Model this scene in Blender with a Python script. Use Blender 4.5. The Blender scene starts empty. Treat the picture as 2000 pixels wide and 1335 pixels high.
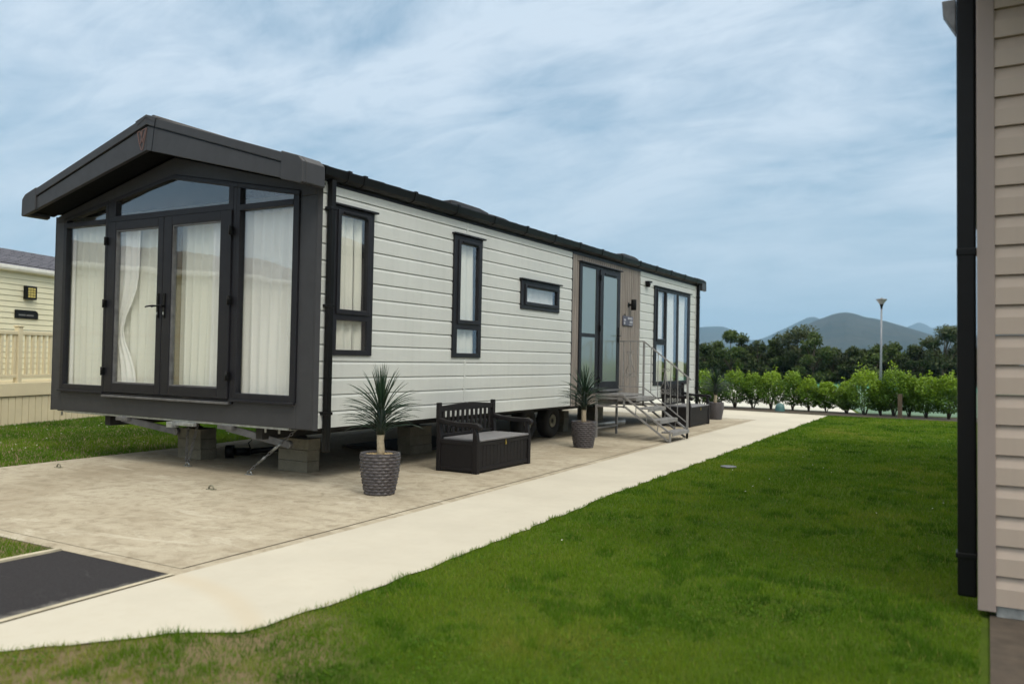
import bpy, math, random
import numpy as np
from mathutils import Vector, Matrix
random.seed(7); rng = np.random.default_rng(7)
sc = bpy.context.scene
COL = sc.collection
R = math.radians

# ------------------------------------------------------------------ camera
YAW, PIT, ROL, FPX = 0.522961971, 0.0198223001, 0.0193343586, 1611.96521
CAM = np.array([0, 0, 1.35])
fw = np.array([-math.sin(YAW)*math.cos(PIT), math.cos(YAW)*math.cos(PIT), math.sin(PIT)])
r0 = np.array([math.cos(YAW), math.sin(YAW), 0.0]); u0 = np.cross(r0, fw)
rt = r0*math.cos(ROL) + u0*math.sin(ROL); up = np.cross(rt, fw)
cd = bpy.data.cameras.new('camera'); cam = bpy.data.objects.new('camera', cd); COL.objects.link(cam)
cam.matrix_world = Matrix(((rt[0], up[0], -fw[0], 0), (rt[1], up[1], -fw[1], 0), (rt[2], up[2], -fw[2], 1.35), (0, 0, 0, 1)))
cd.sensor_width = 36; cd.lens = FPX/2000*36; cd.clip_end = 30000; cd.clip_start = 0.05
cd.dof.use_dof = True; cd.dof.focus_distance = 9.5; cd.dof.aperture_fstop = 1.7
sc.camera = cam

def at(px, depth, z=0.0):
    """world point on the vertical plane of a bearing at a given distance"""
    d = rt*(px-1000)/FPX + fw
    d = d/math.hypot(d[0], d[1])
    return Vector((d[0]*depth, d[1]*depth, z))

# ------------------------------------------------------------------ helpers
class MB:
    def __init__(s): s.v = []; s.f = []; s.sm = []; s.mi = []; s.cur = 0
    def add(s, vs, fs, smooth=False):
        b = len(s.v); s.v += [tuple(v) for v in vs]
        for f in fs: s.f.append([b+i for i in f]); s.sm.append(smooth); s.mi.append(s.cur)
        return s
    def box(s, x0, x1, y0, y1, z0, z1):
        vs = [(x, y, z) for z in (z0, z1) for y in (y0, y1) for x in (x0, x1)]
        return s.add(vs, [(0,2,3,1), (4,5,7,6), (0,1,5,4), (2,6,7,3), (0,4,6,2), (1,3,7,5)])
    def prism(s, poly, axis, a0, a1):
        """poly: list of 2d points; axis 'x': (y,z), 'y': (x,z), 'z': (x,y)"""
        def mk(p, a):
            return {'x': (a, p[0], p[1]), 'y': (p[0], a, p[1]), 'z': (p[0], p[1], a)}[axis]
        n = len(poly)
        ar = sum(poly[i][0]*poly[(i+1) % n][1]-poly[(i+1) % n][0]*poly[i][1] for i in range(n))
        flip = (ar > 0) == (axis == 'y')
        vs = [mk(p, a0) for p in poly]+[mk(p, a1) for p in poly]
        fs = [tuple(range(n))[::-1], tuple(range(n, 2*n))]+[(i, (i+1) % n, n+(i+1) % n, n+i) for i in range(n)]
        if flip: fs = [f[::-1] for f in fs]
        return s.add(vs, fs)
    def bar(s, a, b, w, h, upv=(0, 0, 1)):
        a = Vector(a); b = Vector(b); d = (b-a).normalized(); U = Vector(upv)
        sd = d.cross(U)
        if sd.length < 1e-4: sd = Vector((1, 0, 0))
        sd.normalize(); U = sd.cross(d)
        vs = [p+sd*(w/2*i)+U*(h/2*j) for p in (a, b) for j in (-1, 1) for i in (-1, 1)]
        return s.add(vs, [(0,1,3,2), (4,6,7,5), (0,4,5,1), (2,3,7,6), (0,2,6,4), (1,5,7,3)])
    def tube(s, pts, r, n=8, caps=True):
        pts = [Vector(p) for p in pts]; rr = r if isinstance(r, (list, tuple)) else [r]*len(pts)
        vs = []; prev = None
        for i, p in enumerate(pts):
            t = (pts[min(i+1, len(pts)-1)]-pts[max(i-1, 0)]).normalized()
            if prev is None:
                a = t.cross(Vector((0, 0, 1)));
                if a.length < 1e-3: a = t.cross(Vector((1, 0, 0)))
            else: a = prev-t*prev.dot(t)
            a.normalize(); prev = a; b = t.cross(a)
            vs += [p+(a*math.cos(2*math.pi*k/n)+b*math.sin(2*math.pi*k/n))*rr[i] for k in range(n)]
        fs = [(i*n+k, i*n+(k+1) % n, (i+1)*n+(k+1) % n, (i+1)*n+k) for i in range(len(pts)-1) for k in range(n)]
        s.add(vs, fs, True)
        if caps:
            b = len(s.v)-len(vs)
            s.f += [[b+k for k in range(n)][::-1], [b+(len(pts)-1)*n+k for k in range(n)]]; s.sm += [False]*2; s.mi += [s.cur]*2
        return s
    def lathe(s, prof, n=32, c=(0, 0, 0), smooth=True):
        vs = [(c[0]+r*math.cos(2*math.pi*k/n), c[1]+r*math.sin(2*math.pi*k/n), c[2]+z) for r, z in prof for k in range(n)]
        fs = [(i*n+k, i*n+(k+1) % n, (i+1)*n+(k+1) % n, (i+1)*n+k) for i in range(len(prof)-1) for k in range(n)]
        return s.add(vs, fs, smooth)
    def build(s, name, m, parent=None, bevel=0.0, loc=None, seg=2):
        me = bpy.data.meshes.new(name); me.from_pydata([tuple(v) for v in s.v], [], s.f)
        me.polygons.foreach_set('use_smooth', s.sm)
        for mm in (m if isinstance(m, (list, tuple)) else [m]): me.materials.append(mm)
        me.polygons.foreach_set('material_index', s.mi)
        me.update()
        o = bpy.data.objects.new(name, me); COL.objects.link(o)
        if parent: o.parent = parent
        if loc is not None: o.location = loc
        if bevel:
            b = o.modifiers.new('bevel', 'BEVEL'); b.width = bevel; b.segments = seg; b.limit_method = 'ANGLE'; b.angle_limit = R(35)
        return o

def tag(o, label=None, cat=None, group=None, kind=None):
    if label: o['label'] = label
    if cat: o['category'] = cat
    if group: o['group'] = group
    if kind: o['kind'] = kind
    return o
def empty(name, loc=(0, 0, 0), rz=0, label=None, cat=None, group=None):
    o = bpy.data.objects.new(name, None); COL.objects.link(o); o.location = loc; o.rotation_euler = (0, 0, rz)
    o.empty_display_size = .2
    return tag(o, label, cat, group)
def kids(o): return [c for c in COL.objects if c.parent is o]
def dup(o, loc=None, rz=None, label=None, parent=None):
    ch = kids(o)
    c = o.copy(); COL.objects.link(c); c.parent = parent
    if loc is not None: c.location = loc
    if rz is not None: c.rotation_euler = (0, 0, rz)
    if label: c['label'] = label
    for k in ch: dup(k, parent=c)
    return c
def fast_mesh(name, V, F, m, smooth=False, attr=None):
    """V (n,3), F (k,q) numpy"""
    me = bpy.data.meshes.new(name); q = F.shape[1]
    me.vertices.add(len(V)); me.vertices.foreach_set('co', V.astype(np.float32).ravel())
    me.loops.add(F.size); me.loops.foreach_set('vertex_index', F.astype(np.int32).ravel())
    me.polygons.add(len(F)); me.polygons.foreach_set('loop_start', np.arange(0, F.size, q, dtype=np.int32))
    me.update(calc_edges=True)
    me.polygons.foreach_set('use_smooth', np.full(len(F), smooth))
    if attr is not None:
        a = me.attributes.new('tint', 'FLOAT', 'FACE'); a.data.foreach_set('value', attr.astype(np.float32))
    for mm in (m if isinstance(m, (list, tuple)) else [m]): me.materials.append(mm)
    return me

# ------------------------------------------------------------------ materials
class NT:
    def __init__(s, name):
        s.m = bpy.data.materials.new(name); s.m.use_nodes = True; s.t = s.m.node_tree; s.n = s.t.nodes; s.n.clear()
        s.out = s.n.new('ShaderNodeOutputMaterial')
    def N(s, typ, **kw):
        n = s.n.new('ShaderNode'+typ)
        for k, v in kw.items():
            if k.startswith('_'): setattr(n, k[1:], v)
            else:
                key = int(k[1:]) if k[0] == 'i' and k[1:].isdigit() else k.replace('__', ' ')
                if hasattr(v, 'is_output') or isinstance(v, bpy.types.NodeSocket): s.t.links.new(v, n.inputs[key])
                else: n.inputs[key].default_value = v
        return n
    def noise(s, scale, detail=4, rough=.55, vec=None, dist=0.0):
        n = s.N('TexNoise', Scale=scale, Detail=detail, Roughness=rough, Distortion=dist)
        s.t.links.new(vec if vec is not None else s.coord(), n.inputs['Vector']); return n.outputs['Fac']
    def coord(s):
        if not hasattr(s, 'tc'): s.tc = s.N('TexCoord')
        return s.tc.outputs['Object']
    def world(s):
        if not hasattr(s, 'geo'): s.geo = s.N('NewGeometry')
        return s.geo.outputs['Position']
    def scaled(s, sc_, vec=None, rot=(0, 0, 0)):
        n = s.N('Mapping', Scale=sc_, Rotation=rot); s.t.links.new(vec if vec is not None else s.coord(), n.inputs['Vector']); return n.outputs[0]
    def ramp(s, fac, stops):
        n = s.n.new('ShaderNodeValToRGB'); s.t.links.new(fac, n.inputs[0]); e = n.color_ramp.elements
        while len(e) > 1: e.remove(e[-1])
        e[0].position = stops[0][0]; e[0].color = col4(stops[0][1])
        for p, c in stops[1:]: x = e.new(p); x.color = col4(c)
        return n.outputs[0]
    def mix(s, fac, a, b, mode='MIX'):
        n = s.n.new('ShaderNodeMix'); n.data_type = 'RGBA'; n.blend_type = mode
        for k, v in ((0, fac), (6, a), (7, b)):
            if isinstance(v, bpy.types.NodeSocket): s.t.links.new(v, n.inputs[k])
            elif k == 0: n.inputs[0].default_value = v
            else: n.inputs[k].default_value = col4(v)
        return n.outputs[2]
    def math(s, op, a, b=0.0, c=None):
        n = s.n.new('ShaderNodeMath'); n.operation = op
        for k, v in ((0, a), (1, b), (2, c)):
            if v is None: continue
            if isinstance(v, bpy.types.NodeSocket): s.t.links.new(v, n.inputs[k])
            else: n.inputs[k].default_value = v
        return n.outputs[0]
    def bsdf(s, color, rough=.6, metal=0.0, bump=None, bstr=.3, bdist=.01, spec=.5, **kw):
        b = s.N('BsdfPrincipled', Metallic=metal)
        for k, v in (('Base Color', color), ('Roughness', rough), ('Specular IOR Level', spec)):
            if isinstance(v, bpy.types.NodeSocket): s.t.links.new(v, b.inputs[k])
            else: b.inputs[k].default_value = col4(v) if k == 'Base Color' else v
        if bump is not None:
            bn = s.N('Bump', Strength=bstr, Distance=bdist); s.t.links.new(bump, bn.inputs['Height']); s.t.links.new(bn.outputs[0], b.inputs['Normal'])
        s.t.links.new(b.outputs[0], s.out.inputs[0]); s.b = b
        return s.m
def col4(c):
    if isinstance(c, (int, float)): return (c, c, c, 1)
    return tuple(c) if len(c) == 4 else (c[0], c[1], c[2], 1)
def mul(c, k): return tuple(min(1, x*k) for x in c)
def plain(name, c, rough=.5, metal=0.0, var=.12, vs=6.0, bump=.15, bs=120.0, spec=.5):
    t = NT(name); f = t.noise(vs, 5, .6)
    c2 = t.mix(t.ramp(f, [(.3, 0), (.7, 1)]), mul(c, 1-var), mul(c, 1+var))
    g = t.noise(bs, 3, .6)
    rr = t.math('MULTIPLY_ADD', t.noise(vs*2.3, 3), .25, rough-.12)
    return t.bsdf(c2, rr, metal, g, bump, .002, spec)

M = {}
M['anthracite'] = plain('anthracite panel', (.040, .041, .045), .5, var=.10, bump=.05, spec=.3)
M['frame'] = plain('anthracite frame', (.0135, .0135, .017), .45, var=.12, bump=.06, spec=.25)
M['black_plastic'] = plain('black plastic', (.004, .004, .004), .4, var=.2, bump=.03, spec=.2)
M['soffit'] = plain('soffit with painted shade', (.004, .004, .004), .8, spec=.1)  # anthracite by itself; the overhang's shade is put into this near-black colour
M['roof'] = plain('roof tile', (.028, .026, .028), .5, var=.3, vs=3, bump=.4, bs=60)
M['galv'] = plain('galvanised steel', (.36, .38, .38), .45, .7, var=.35, vs=14, bump=.2)
M['galv_dull'] = plain('dull galvanised steel', (.15, .15, .155), .5, .5, var=.3, vs=10, bump=.2)
M['steel_paint'] = plain('grey steel', (.24, .235, .23), .55, .25, var=.25, vs=9, bump=.2)
M['underside'] = plain('underside board', (.022, .02, .017), .8, var=.3)
M['inner'] = plain('inner wall', (.75, .73, .66), .8)
M['tyre'] = plain('tyre rubber', (.012, .012, .012), .8, var=.3)
M['rim'] = plain('wheel rim', (.22, .21, .15), .6, .2, var=.3)
M['block'] = None
M['white_metal'] = plain('pale post', (.19, .21, .24), .4, .1)
M['bench'] = plain('dark brown resin', (.011, .0095, .010), .55, var=.2, vs=30, bump=.5, bs=200, spec=.22)
M['lid'] = plain('grey lid', (.17, .17, .18), .5, var=.08, vs=12, bump=.4, bs=150)
M['brass'] = plain('brass', (.45, .33, .07), .35, .9)
M['copper'] = plain('copper emblem', (.13, .075, .065), .5, .1, var=.1)
M['cream'] = plain('cream vinyl', (.63, .61, .45), .55, var=.05, vs=2)
M['cream_deck'] = plain('cream decking', (.60, .53, .36), .55, var=.06, vs=3)
M['white_gutter'] = plain('white gutter', (.68, .68, .64), .45)
M['trunk_pale'] = plain('pale bark', (.36, .31, .22), .8, var=.25, vs=30, bump=.8, bs=60)
M['bark'] = plain('brown bark', (.08, .06, .04), .9, var=.3, vs=10, bump=.6)
M['teal'] = plain('teal plastic', (.05, .13, .13), .5)
M['amber'] = plain('amber glass', (.45, .37, .10), .3)
M['text_grey'] = plain('grey lettering', (.12, .12, .12), .5)
M['plate_pale'] = plain('pale plate print', (.36, .36, .40), .5)
M['slate'] = plain('slate sign', (.07, .07, .10), .5, var=.3, vs=30)

def siding(name, c, streak=.05):
    t = NT(name)
    f = t.noise(1.2, 4, .6); g = t.noise(1.0, 4, .6, t.scaled((18, 18, .8)))
    c2 = t.mix(t.ramp(f, [(.3, 0), (.7, 1)]), mul(c, .95), mul(c, 1.03))
    c2 = t.mix(t.ramp(g, [(.45, 0), (.75, streak*4)]), c2, mul(c, .72))
    b = t.noise(1.0, 4, .5, t.scaled((60, 4, 60)))
    return t.bsdf(c2, .5, 0, b, .12, .003)
M['siding'] = siding('sage white cladding', (.515, .540, .522))
M['tan'] = siding('tan cladding', (.41, .335, .28))
M['tan_post'] = siding('tan corner trim', (.285, .232, .21), .02)

def block_mat():
    t = NT('concrete block'); f = t.noise(5, 6, .65); g = t.noise(90, 4, .7)
    c = t.mix(t.ramp(f, [(.3, 0), (.7, 1)]), (.165, .155, .115), (.27, .255, .20))
    c = t.mix(t.ramp(g, [(.4, 0), (.6, .5)]), c, (.11, .10, .08))
    return t.bsdf(c, .95, 0, g, .8, .006)
M['block'] = block_mat()

def wood_mat():
    t = NT('grey brown boards')
    g = t.noise(1.0, 6, .65, t.scaled((30, 22, 1.3)), .4)
    v = t.N('TexVoronoi', Scale=1.0); t.t.links.new(t.scaled((0, 10.87, 0)), v.inputs['Vector'])
    c = t.ramp(g, [(.25, (.125, .105, .088)), (.5, (.20, .175, .155)), (.8, (.285, .25, .225))])
    return t.bsdf(c, .7, 0, g, .35, .004)
M['boards'] = wood_mat()

def glass_mat(name, tint=(1, 1, 1), rough=0.0, base=.10):
    t = NT(name)
    fr = t.N('LayerWeight', Blend=.5)
    fac = t.math('MULTIPLY_ADD', t.math('POWER', fr.outputs['Facing'], 4.0), .8, base)
    tr = t.N('BsdfTransparent', Color=col4(tint)); gl = t.N('BsdfGlossy', Color=(.95, .97, 1, 1), Roughness=rough)
    wob = t.noise(1.6, 2, .4); bn = t.N('Bump', Strength=.12, Distance=.02); t.t.links.new(wob, bn.inputs['Height']); t.t.links.new(bn.outputs[0], gl.inputs['Normal'])
    mx = t.N('MixShader'); t.t.links.new(fac, mx.inputs[0]); t.t.links.new(tr.outputs[0], mx.inputs[1]); t.t.links.new(gl.outputs[0], mx.inputs[2])
    t.t.links.new(mx.outputs[0], t.out.inputs[0]); return t.m
M['glass'] = glass_mat('window glass', (.98, .985, .97), 0.0, .085)
def frosted():
    t = NT('frosted glass')
    a = t.N('BsdfPrincipled', **{'Base__Color': (.15, .19, .17, 1), 'Roughness': .35})
    fr = t.N('LayerWeight', Blend=.5); gl = t.N('BsdfGlossy', Color=(.95, .97, 1, 1), Roughness=.08)
    mx = t.N('MixShader'); t.t.links.new(t.math('MULTIPLY_ADD', t.math('POWER', fr.outputs['Facing'], 4.0), .8, .10), mx.inputs[0]); t.t.links.new(a.outputs[0], mx.inputs[1]); t.t.links.new(gl.outputs[0], mx.inputs[2])
    t.t.links.new(mx.outputs[0], t.out.inputs[0]); return t.m
M['frosted'] = frosted()
def curtain_mat(name, c):
    t = NT(name); g = t.noise(1.0, 4, .6, t.scaled((40, 40, 2)))
    cc = t.mix(g, mul(c, .9), c)
    d = t.N('BsdfDiffuse', Color=cc); tl = t.N('BsdfTranslucent', Color=cc)
    mx = t.N('MixShader', Fac=.12); t.t.links.new(d.outputs[0], mx.inputs[1]); t.t.links.new(tl.outputs[0], mx.inputs[2])
    t.t.links.new(mx.outputs[0], t.out.inputs[0]); return t.m
M['curtain'] = curtain_mat('cream curtain', (.94, .945, .89))
M['net'] = curtain_mat('white net curtain', (.95, .95, .96))
M['drape'] = curtain_mat('brown patterned drape', (.30, .26, .17))
M['blind'] = curtain_mat('cream blind', (.90, .90, .85))

def leaf_mat(name, stops, rough=.5, trans=.3, spec=.3):
    t = NT(name); a = t.N('Attribute', _attribute_name='tint')
    c = t.ramp(a.outputs['Fac'], stops)
    b = t.N('BsdfPrincipled', Roughness=rough); b.inputs['Specular IOR Level'].default_value = spec; t.t.links.new(c, b.inputs['Base Color'])
    tl = t.N('BsdfTranslucent'); t.t.links.new(c, tl.inputs[0])
    mx = t.N('MixShader', Fac=trans); t.t.links.new(b.outputs[0], mx.inputs[1]); t.t.links.new(tl.outputs[0], mx.inputs[2])
    t.t.links.new(mx.outputs[0], t.out.inputs[0]); return t.m
M['grass'] = leaf_mat('grass blades', [(0, (.022, .066, .004)), (.35, (.068, .155, .007)), (.65, (.130, .215, .012)), (.85, (.21, .235, .035)), (1, (.36, .29, .12))], .6, .35, .12)
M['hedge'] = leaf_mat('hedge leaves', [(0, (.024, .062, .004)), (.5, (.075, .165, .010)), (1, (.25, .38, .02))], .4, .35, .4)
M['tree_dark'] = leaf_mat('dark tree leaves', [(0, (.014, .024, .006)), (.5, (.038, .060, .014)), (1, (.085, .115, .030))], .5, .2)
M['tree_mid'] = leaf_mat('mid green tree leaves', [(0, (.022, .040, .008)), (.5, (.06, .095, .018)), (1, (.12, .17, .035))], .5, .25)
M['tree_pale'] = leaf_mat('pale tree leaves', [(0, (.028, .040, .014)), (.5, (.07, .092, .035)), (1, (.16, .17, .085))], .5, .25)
M['yucca'] = leaf_mat('yucca leaves', [(0, (.006, .017, .010)), (.6, (.016, .046, .020)), (1, (.055, .135, .030))], .35, .12, .5)
M['daisy'] = plain('white petals', (.75, .75, .68), .6)

def ground_mat():
    t = NT('lawn soil'); p = t.world()
    a = t.noise(.6, 5, .6, p); b = t.noise(5, 6, .7, p); c = t.noise(60, 4, .7, p)
    g = t.ramp(a, [(.3, (.055, .100, .008)), (.5, (.085, .140, .012)), (.72, (.125, .160, .022))])
    g = t.mix(t.ramp(b, [(.35, 0), (.7, .6)]), g, (.05, .075, .014))
    g = t.mix(t.ramp(c, [(.4, 0), (.7, .5)]), g, (.035, .05, .012))
    # bare, dry strip along the near edge of the path
    sx = t.N('SeparateXYZ'); t.t.links.new(p, sx.inputs[0])
    d = t.math('ADD', t.math('MULTIPLY', sx.outputs[0], -.60), t.math('MULTIPLY', sx.outputs[1], -.9))
    d = t.math('ADD', d, t.math('MULTIPLY', t.noise(1.6, 4, .6, p), 1.5))
    dry = t.ramp(t.math('ADD', d, .88), [(.35, 0), (.75, 1)])
    soil = t.ramp(t.noise(17, 9, .85, p), [(.3, (.095, .08, .035)), (.5, (.20, .155, .09)), (.62, (.12, .13, .04)), (.8, (.32, .25, .17))])
    g = t.mix(dry, g, soil)
    return t.bsdf(g, .95, 0, t.math('ADD', b, c), .7, .03, .1)
M['ground'] = ground_mat()

def slab_mat():
    t = NT('brushed concrete slab'); p = t.world()
    a = t.noise(.9, 6, .65, p); b = t.noise(7, 6, .7, p, .6); c = t.noise(140, 3, .7, p)
    s = t.noise(1.0, 5, .65, t.scaled((1.2, 9, 1), p, (0, 0, .12)), .5)
    col = t.ramp(a, [(.28, (.28, .245, .175)), (.5, (.42, .375, .285)), (.72, (.48, .44, .345))])
    col = t.mix(t.ramp(s, [(.40, 0), (.66, .55)]), col, (.50, .455, .355))
    col = t.mix(t.ramp(b, [(.48, 0), (.66, .6)]), col, (.20, .165, .115))
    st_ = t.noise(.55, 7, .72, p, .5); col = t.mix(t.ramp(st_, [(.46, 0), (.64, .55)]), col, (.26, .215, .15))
    dr_ = t.noise(1.0, 5, .7, t.scaled((.9, 2.4, 1), p, (0, 0, .5)), 1.2); col = t.mix(t.ramp(dr_, [(.58, 0), (.64, .45)]), col, (.58, .54, .44))
    col = t.mix(t.ramp(c, [(.35, .4), (.6, 0)]), col, (.17, .14, .10))
    sp = t.noise(34, 2, .5, p)
    col = t.mix(t.ramp(sp, [(.76, 0), (.79, .8)]), col, (.09, .07, .05))
    return t.bsdf(col, .9, 0, t.math('ADD', t.math('MULTIPLY', s, .6), t.math('MULTIPLY', c, .25)), .5, .01, .2)
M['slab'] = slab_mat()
def path_mat():
    t = NT('smooth pale concrete path'); p = t.world()
    a = t.noise(.8, 5, .6, p); b = t.noise(9, 5, .7, p); c = t.noise(220, 3, .7, p)
    col = t.ramp(a, [(.3, (.43, .405, .34)), (.6, (.50, .475, .40))])
    col = t.mix(t.ramp(b, [(.48, 0), (.75, .35)]), col, (.43, .39, .31))
    col = t.mix(t.ramp(c, [(.35, .3), (.55, 0)]), col, (.46, .41, .32))
    sx = t.N('SeparateXYZ'); t.t.links.new(p, sx.inputs[0])
    q = t.math('ADD', sx.outputs[0], 4.2); q = t.math('MULTIPLY', t.math('MULTIPLY', q, q), .33)
    d = t.math('ABSOLUTE', t.math('SUBTRACT', t.math('ADD', sx.outputs[1], q), 3.30))
    d = t.math('ADD', d, t.math('MULTIPLY', b, .08))
    col = t.mix(t.ramp(d, [(.07, .55), (.16, 0)]), col, (.46, .40, .30))
    sp = t.noise(26, 2, .5, p)
    col = t.mix(t.ramp(sp, [(.78, 0), (.80, .7)]), col, (.25, .20, .14))
    return t.bsdf(col, .85, 0, t.math('ADD', b, c), .25, .004, .25)
M['path'] = path_mat()
def asph_mat():
    t = NT('dark asphalt'); p = t.world()
    c = t.noise(130, 4, .8, p); b = t.noise(2.2, 6, .75, t.scaled((1, 3, 1), p), .8)
    col = t.ramp(c, [(.3, (.022, .021, .023)), (.7, (.062, .06, .064))])
    col = t.mix(t.ramp(b, [(.60, 0), (.76, .22)]), col, (.16, .155, .155))
    sx = t.N('SeparateXYZ'); t.t.links.new(p, sx.inputs[0])
    ed = t.math('ADD', sx.outputs[0], t.math('MULTIPLY', t.noise(14, 5, .8, p), .22)); col = t.mix(t.ramp(t.math('ADD', ed, 4.9), [(.69, 0), (.76, .6)]), col, (.25, .24, .22))
    return t.bsdf(col, .95, 0, c, 1.0, .01, .1)
M['asphalt'] = asph_mat()
M['kerb'] = plain('kerb concrete', (.42, .38, .28), .9, var=.25, vs=8, bump=.6, bs=80)
M['soil'] = plain('bed soil', (.045, .035, .022), .95, var=.4, vs=12, bump=1, bs=40)
M['darkslab'] = plain('dark damp slab', (.065, .050, .036), .9, var=.3, vs=7, bump=.6, bs=70)
M['court'] = plain('green court', (.09, .16, .10), .95, var=.12, vs=.5, bump=.1)
M['tealcourt'] = plain('teal court', (.03, .19, .13), .95, var=.12, vs=.3, bump=.1)
M['paving'] = plain('white gravel', (.50, .50, .44), .9, var=.15, vs=.6, bump=.3)
def hill_mat(name, a, b):
    t = NT(name); p = t.world(); n = t.noise(.004, 8, .65, p); m = t.noise(.02, 6, .7, p)
    c = t.mix(t.ramp(n, [(.35, 0), (.65, 1)]), a, b); c = t.mix(t.ramp(m, [(.4, 0), (.7, .5)]), c, mul(a, .6))
    return t.bsdf(c, 1, 0, m, .6, 12, 0)
M['hill'] = hill_mat('hill heath', (.020, .028, .020), (.055, .052, .036))

def pot_mat():
    t = NT('rattan weave pot')
    n = t.noise(40, 3, .6)
    return t.bsdf(t.ramp(n, [(.3, (.034, .030, .032)), (.7, (.092, .082, .087))]), .42, 0, t.noise(160, 2), .2, .002)
M['pot'] = pot_mat()
M['pot_gap'] = plain('weave gap', (.01, .009, .009), .7)
M['gravel'] = plain('tan gravel', (.40, .30, .15), .8, var=.6, vs=60, bump=1, bs=70)

# ------------------------------------------------------------------ world, sun, haze
SUN_EL, SUN_AZ = R(51), (0.87, -0.50)
sd_ = (SUN_AZ[0]*math.cos(SUN_EL), SUN_AZ[1]*math.cos(SUN_EL), math.sin(SUN_EL))
w = bpy.data.worlds.new('World'); sc.world = w; w.use_nodes = True; nt = w.node_tree; nt.nodes.clear()
def WN(t, **k):
    n = nt.nodes.new('ShaderNode'+t)
    for a, b in k.items(): setattr(n, a, b)
    return n
L_ = nt.links.new
sky = WN('TexSky'); sky.sky_type = 'NISHITA'; sky.sun_disc = False; sky.sun_elevation = SUN_EL
sky.sun_rotation = math.atan2(SUN_AZ[0], SUN_AZ[1]); sky.air_density = 1.0; sky.dust_density = 1.5; sky.ozone_density = 1.5
tc = WN('TexCoord'); sep = WN('SeparateXYZ'); L_(tc.outputs['Generated'], sep.inputs[0])
def wm(op, a, b=0.0, c=None):
    n = WN('Math', operation=op)
    for i, v in enumerate((a, b, c)):
        if v is None: continue
        if isinstance(v, bpy.types.NodeSocket): L_(v, n.inputs[i])
        else: n.inputs[i].default_value = v
    return n.outputs[0]
zz = wm('ADD', wm('MAXIMUM', sep.outputs[2], 0.0), .28)
cx = wm('DIVIDE', sep.outputs[0], zz); cy = wm('DIVIDE', sep.outputs[1], zz)
cmb = WN('CombineXYZ'); L_(cx, cmb.inputs[0]); L_(cy, cmb.inputs[1])
def wnoise(scale, mscale, rot, detail, rough, dist, off=(0, 0, 0)):
    mp = WN('Mapping'); mp.inputs['Scale'].default_value = mscale; mp.inputs['Rotation'].default_value = (0, 0, rot); mp.inputs['Location'].default_value = off
    L_(cmb.outputs[0], mp.inputs[0]); n = WN('TexNoise'); n.inputs['Scale'].default_value = scale; n.inputs['Detail'].default_value = detail
    n.inputs['Roughness'].default_value = rough; n.inputs['Distortion'].default_value = dist; L_(mp.outputs[0], n.inputs['Vector']); return n.outputs['Fac']
n1 = wnoise(1.5, (1, 1.5, 1), R(-28), 7, .58, .6, (3.1, 1.7, 0))
n2 = wnoise(3.6, (1, 2.4, 1), R(-42), 9, .66, .9, (8.3, .4, 0))
mask = wm('ADD', wm('MULTIPLY', n1, .72), wm('MULTIPLY', n2, .34))
rp = WN('ValToRGB'); L_(mask, rp.inputs[0]); e = rp.color_ramp.elements; e[0].position = .385; e[0].color = (0, 0, 0, 1); e[1].position = .62; e[1].color = (1, 1, 1, 1)
hz = wm('SUBTRACT', 1.0, wm('MULTIPLY', wm('MAXIMUM', sep.outputs[2], 0.0), 3.2)); hz = wm('MAXIMUM', hz, 0.0)
def wmix(fac, a, b):
    n = WN('Mix', data_type='RGBA')
    for k, v in ((0, fac), (6, a), (7, b)):
        if isinstance(v, bpy.types.NodeSocket): L_(v, n.inputs[k])
        else: n.inputs[k].default_value = v
    return n.outputs[2]
thin = wmix(.62, sky.outputs[0], (2.8, 4.6, 6.1, 1))
cloud = wmix(wm('MULTIPLY', n2, .55), (6.9, 7.7, 8.6, 1), (5.7, 6.95, 8.1, 1))
skyc = wmix(wm('MULTIPLY', rp.outputs[0], .9), thin, cloud)
skyc = wmix(wm('MULTIPLY', hz, .75), skyc, (5.1, 6.3, 7.2, 1))
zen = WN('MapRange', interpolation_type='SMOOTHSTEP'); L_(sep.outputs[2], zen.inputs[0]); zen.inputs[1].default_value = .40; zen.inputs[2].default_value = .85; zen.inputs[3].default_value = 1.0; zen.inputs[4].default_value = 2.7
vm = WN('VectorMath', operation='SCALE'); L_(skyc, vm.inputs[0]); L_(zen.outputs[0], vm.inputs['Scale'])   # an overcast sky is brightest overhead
warm = WN('MapRange'); L_(sep.outputs[2], warm.inputs[0]); warm.inputs[1].default_value = .40; warm.inputs[2].default_value = .75
skyc = wmix(warm.outputs[0], vm.outputs[0], (15.6, 14.9, 13.5, 1))
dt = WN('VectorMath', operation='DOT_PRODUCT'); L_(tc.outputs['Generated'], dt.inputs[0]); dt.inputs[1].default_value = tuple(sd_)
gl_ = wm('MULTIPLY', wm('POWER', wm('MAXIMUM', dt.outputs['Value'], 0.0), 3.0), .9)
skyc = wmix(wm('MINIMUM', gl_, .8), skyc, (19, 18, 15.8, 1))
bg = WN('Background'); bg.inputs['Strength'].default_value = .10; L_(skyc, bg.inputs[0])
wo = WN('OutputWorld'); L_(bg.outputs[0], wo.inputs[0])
ld = bpy.data.lights.new('sun', 'SUN'); ld.energy = 1.5; ld.angle = R(14); ld.color = (1, .94, .85)
sun = bpy.data.objects.new('sun', ld); COL.objects.link(sun)
sd = Vector((SUN_AZ[0]*math.cos(SUN_EL), SUN_AZ[1]*math.cos(SUN_EL), math.sin(SUN_EL))).normalized()
sun.rotation_euler = (-sd).to_track_quat('-Z', 'Y').to_euler(); sun.location = (8, -4, 12)
sc.view_settings.view_transform = 'Standard'; sc.view_settings.look = 'None'; sc.view_settings.exposure = 0.2; sc.view_settings.gamma = 1

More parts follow.
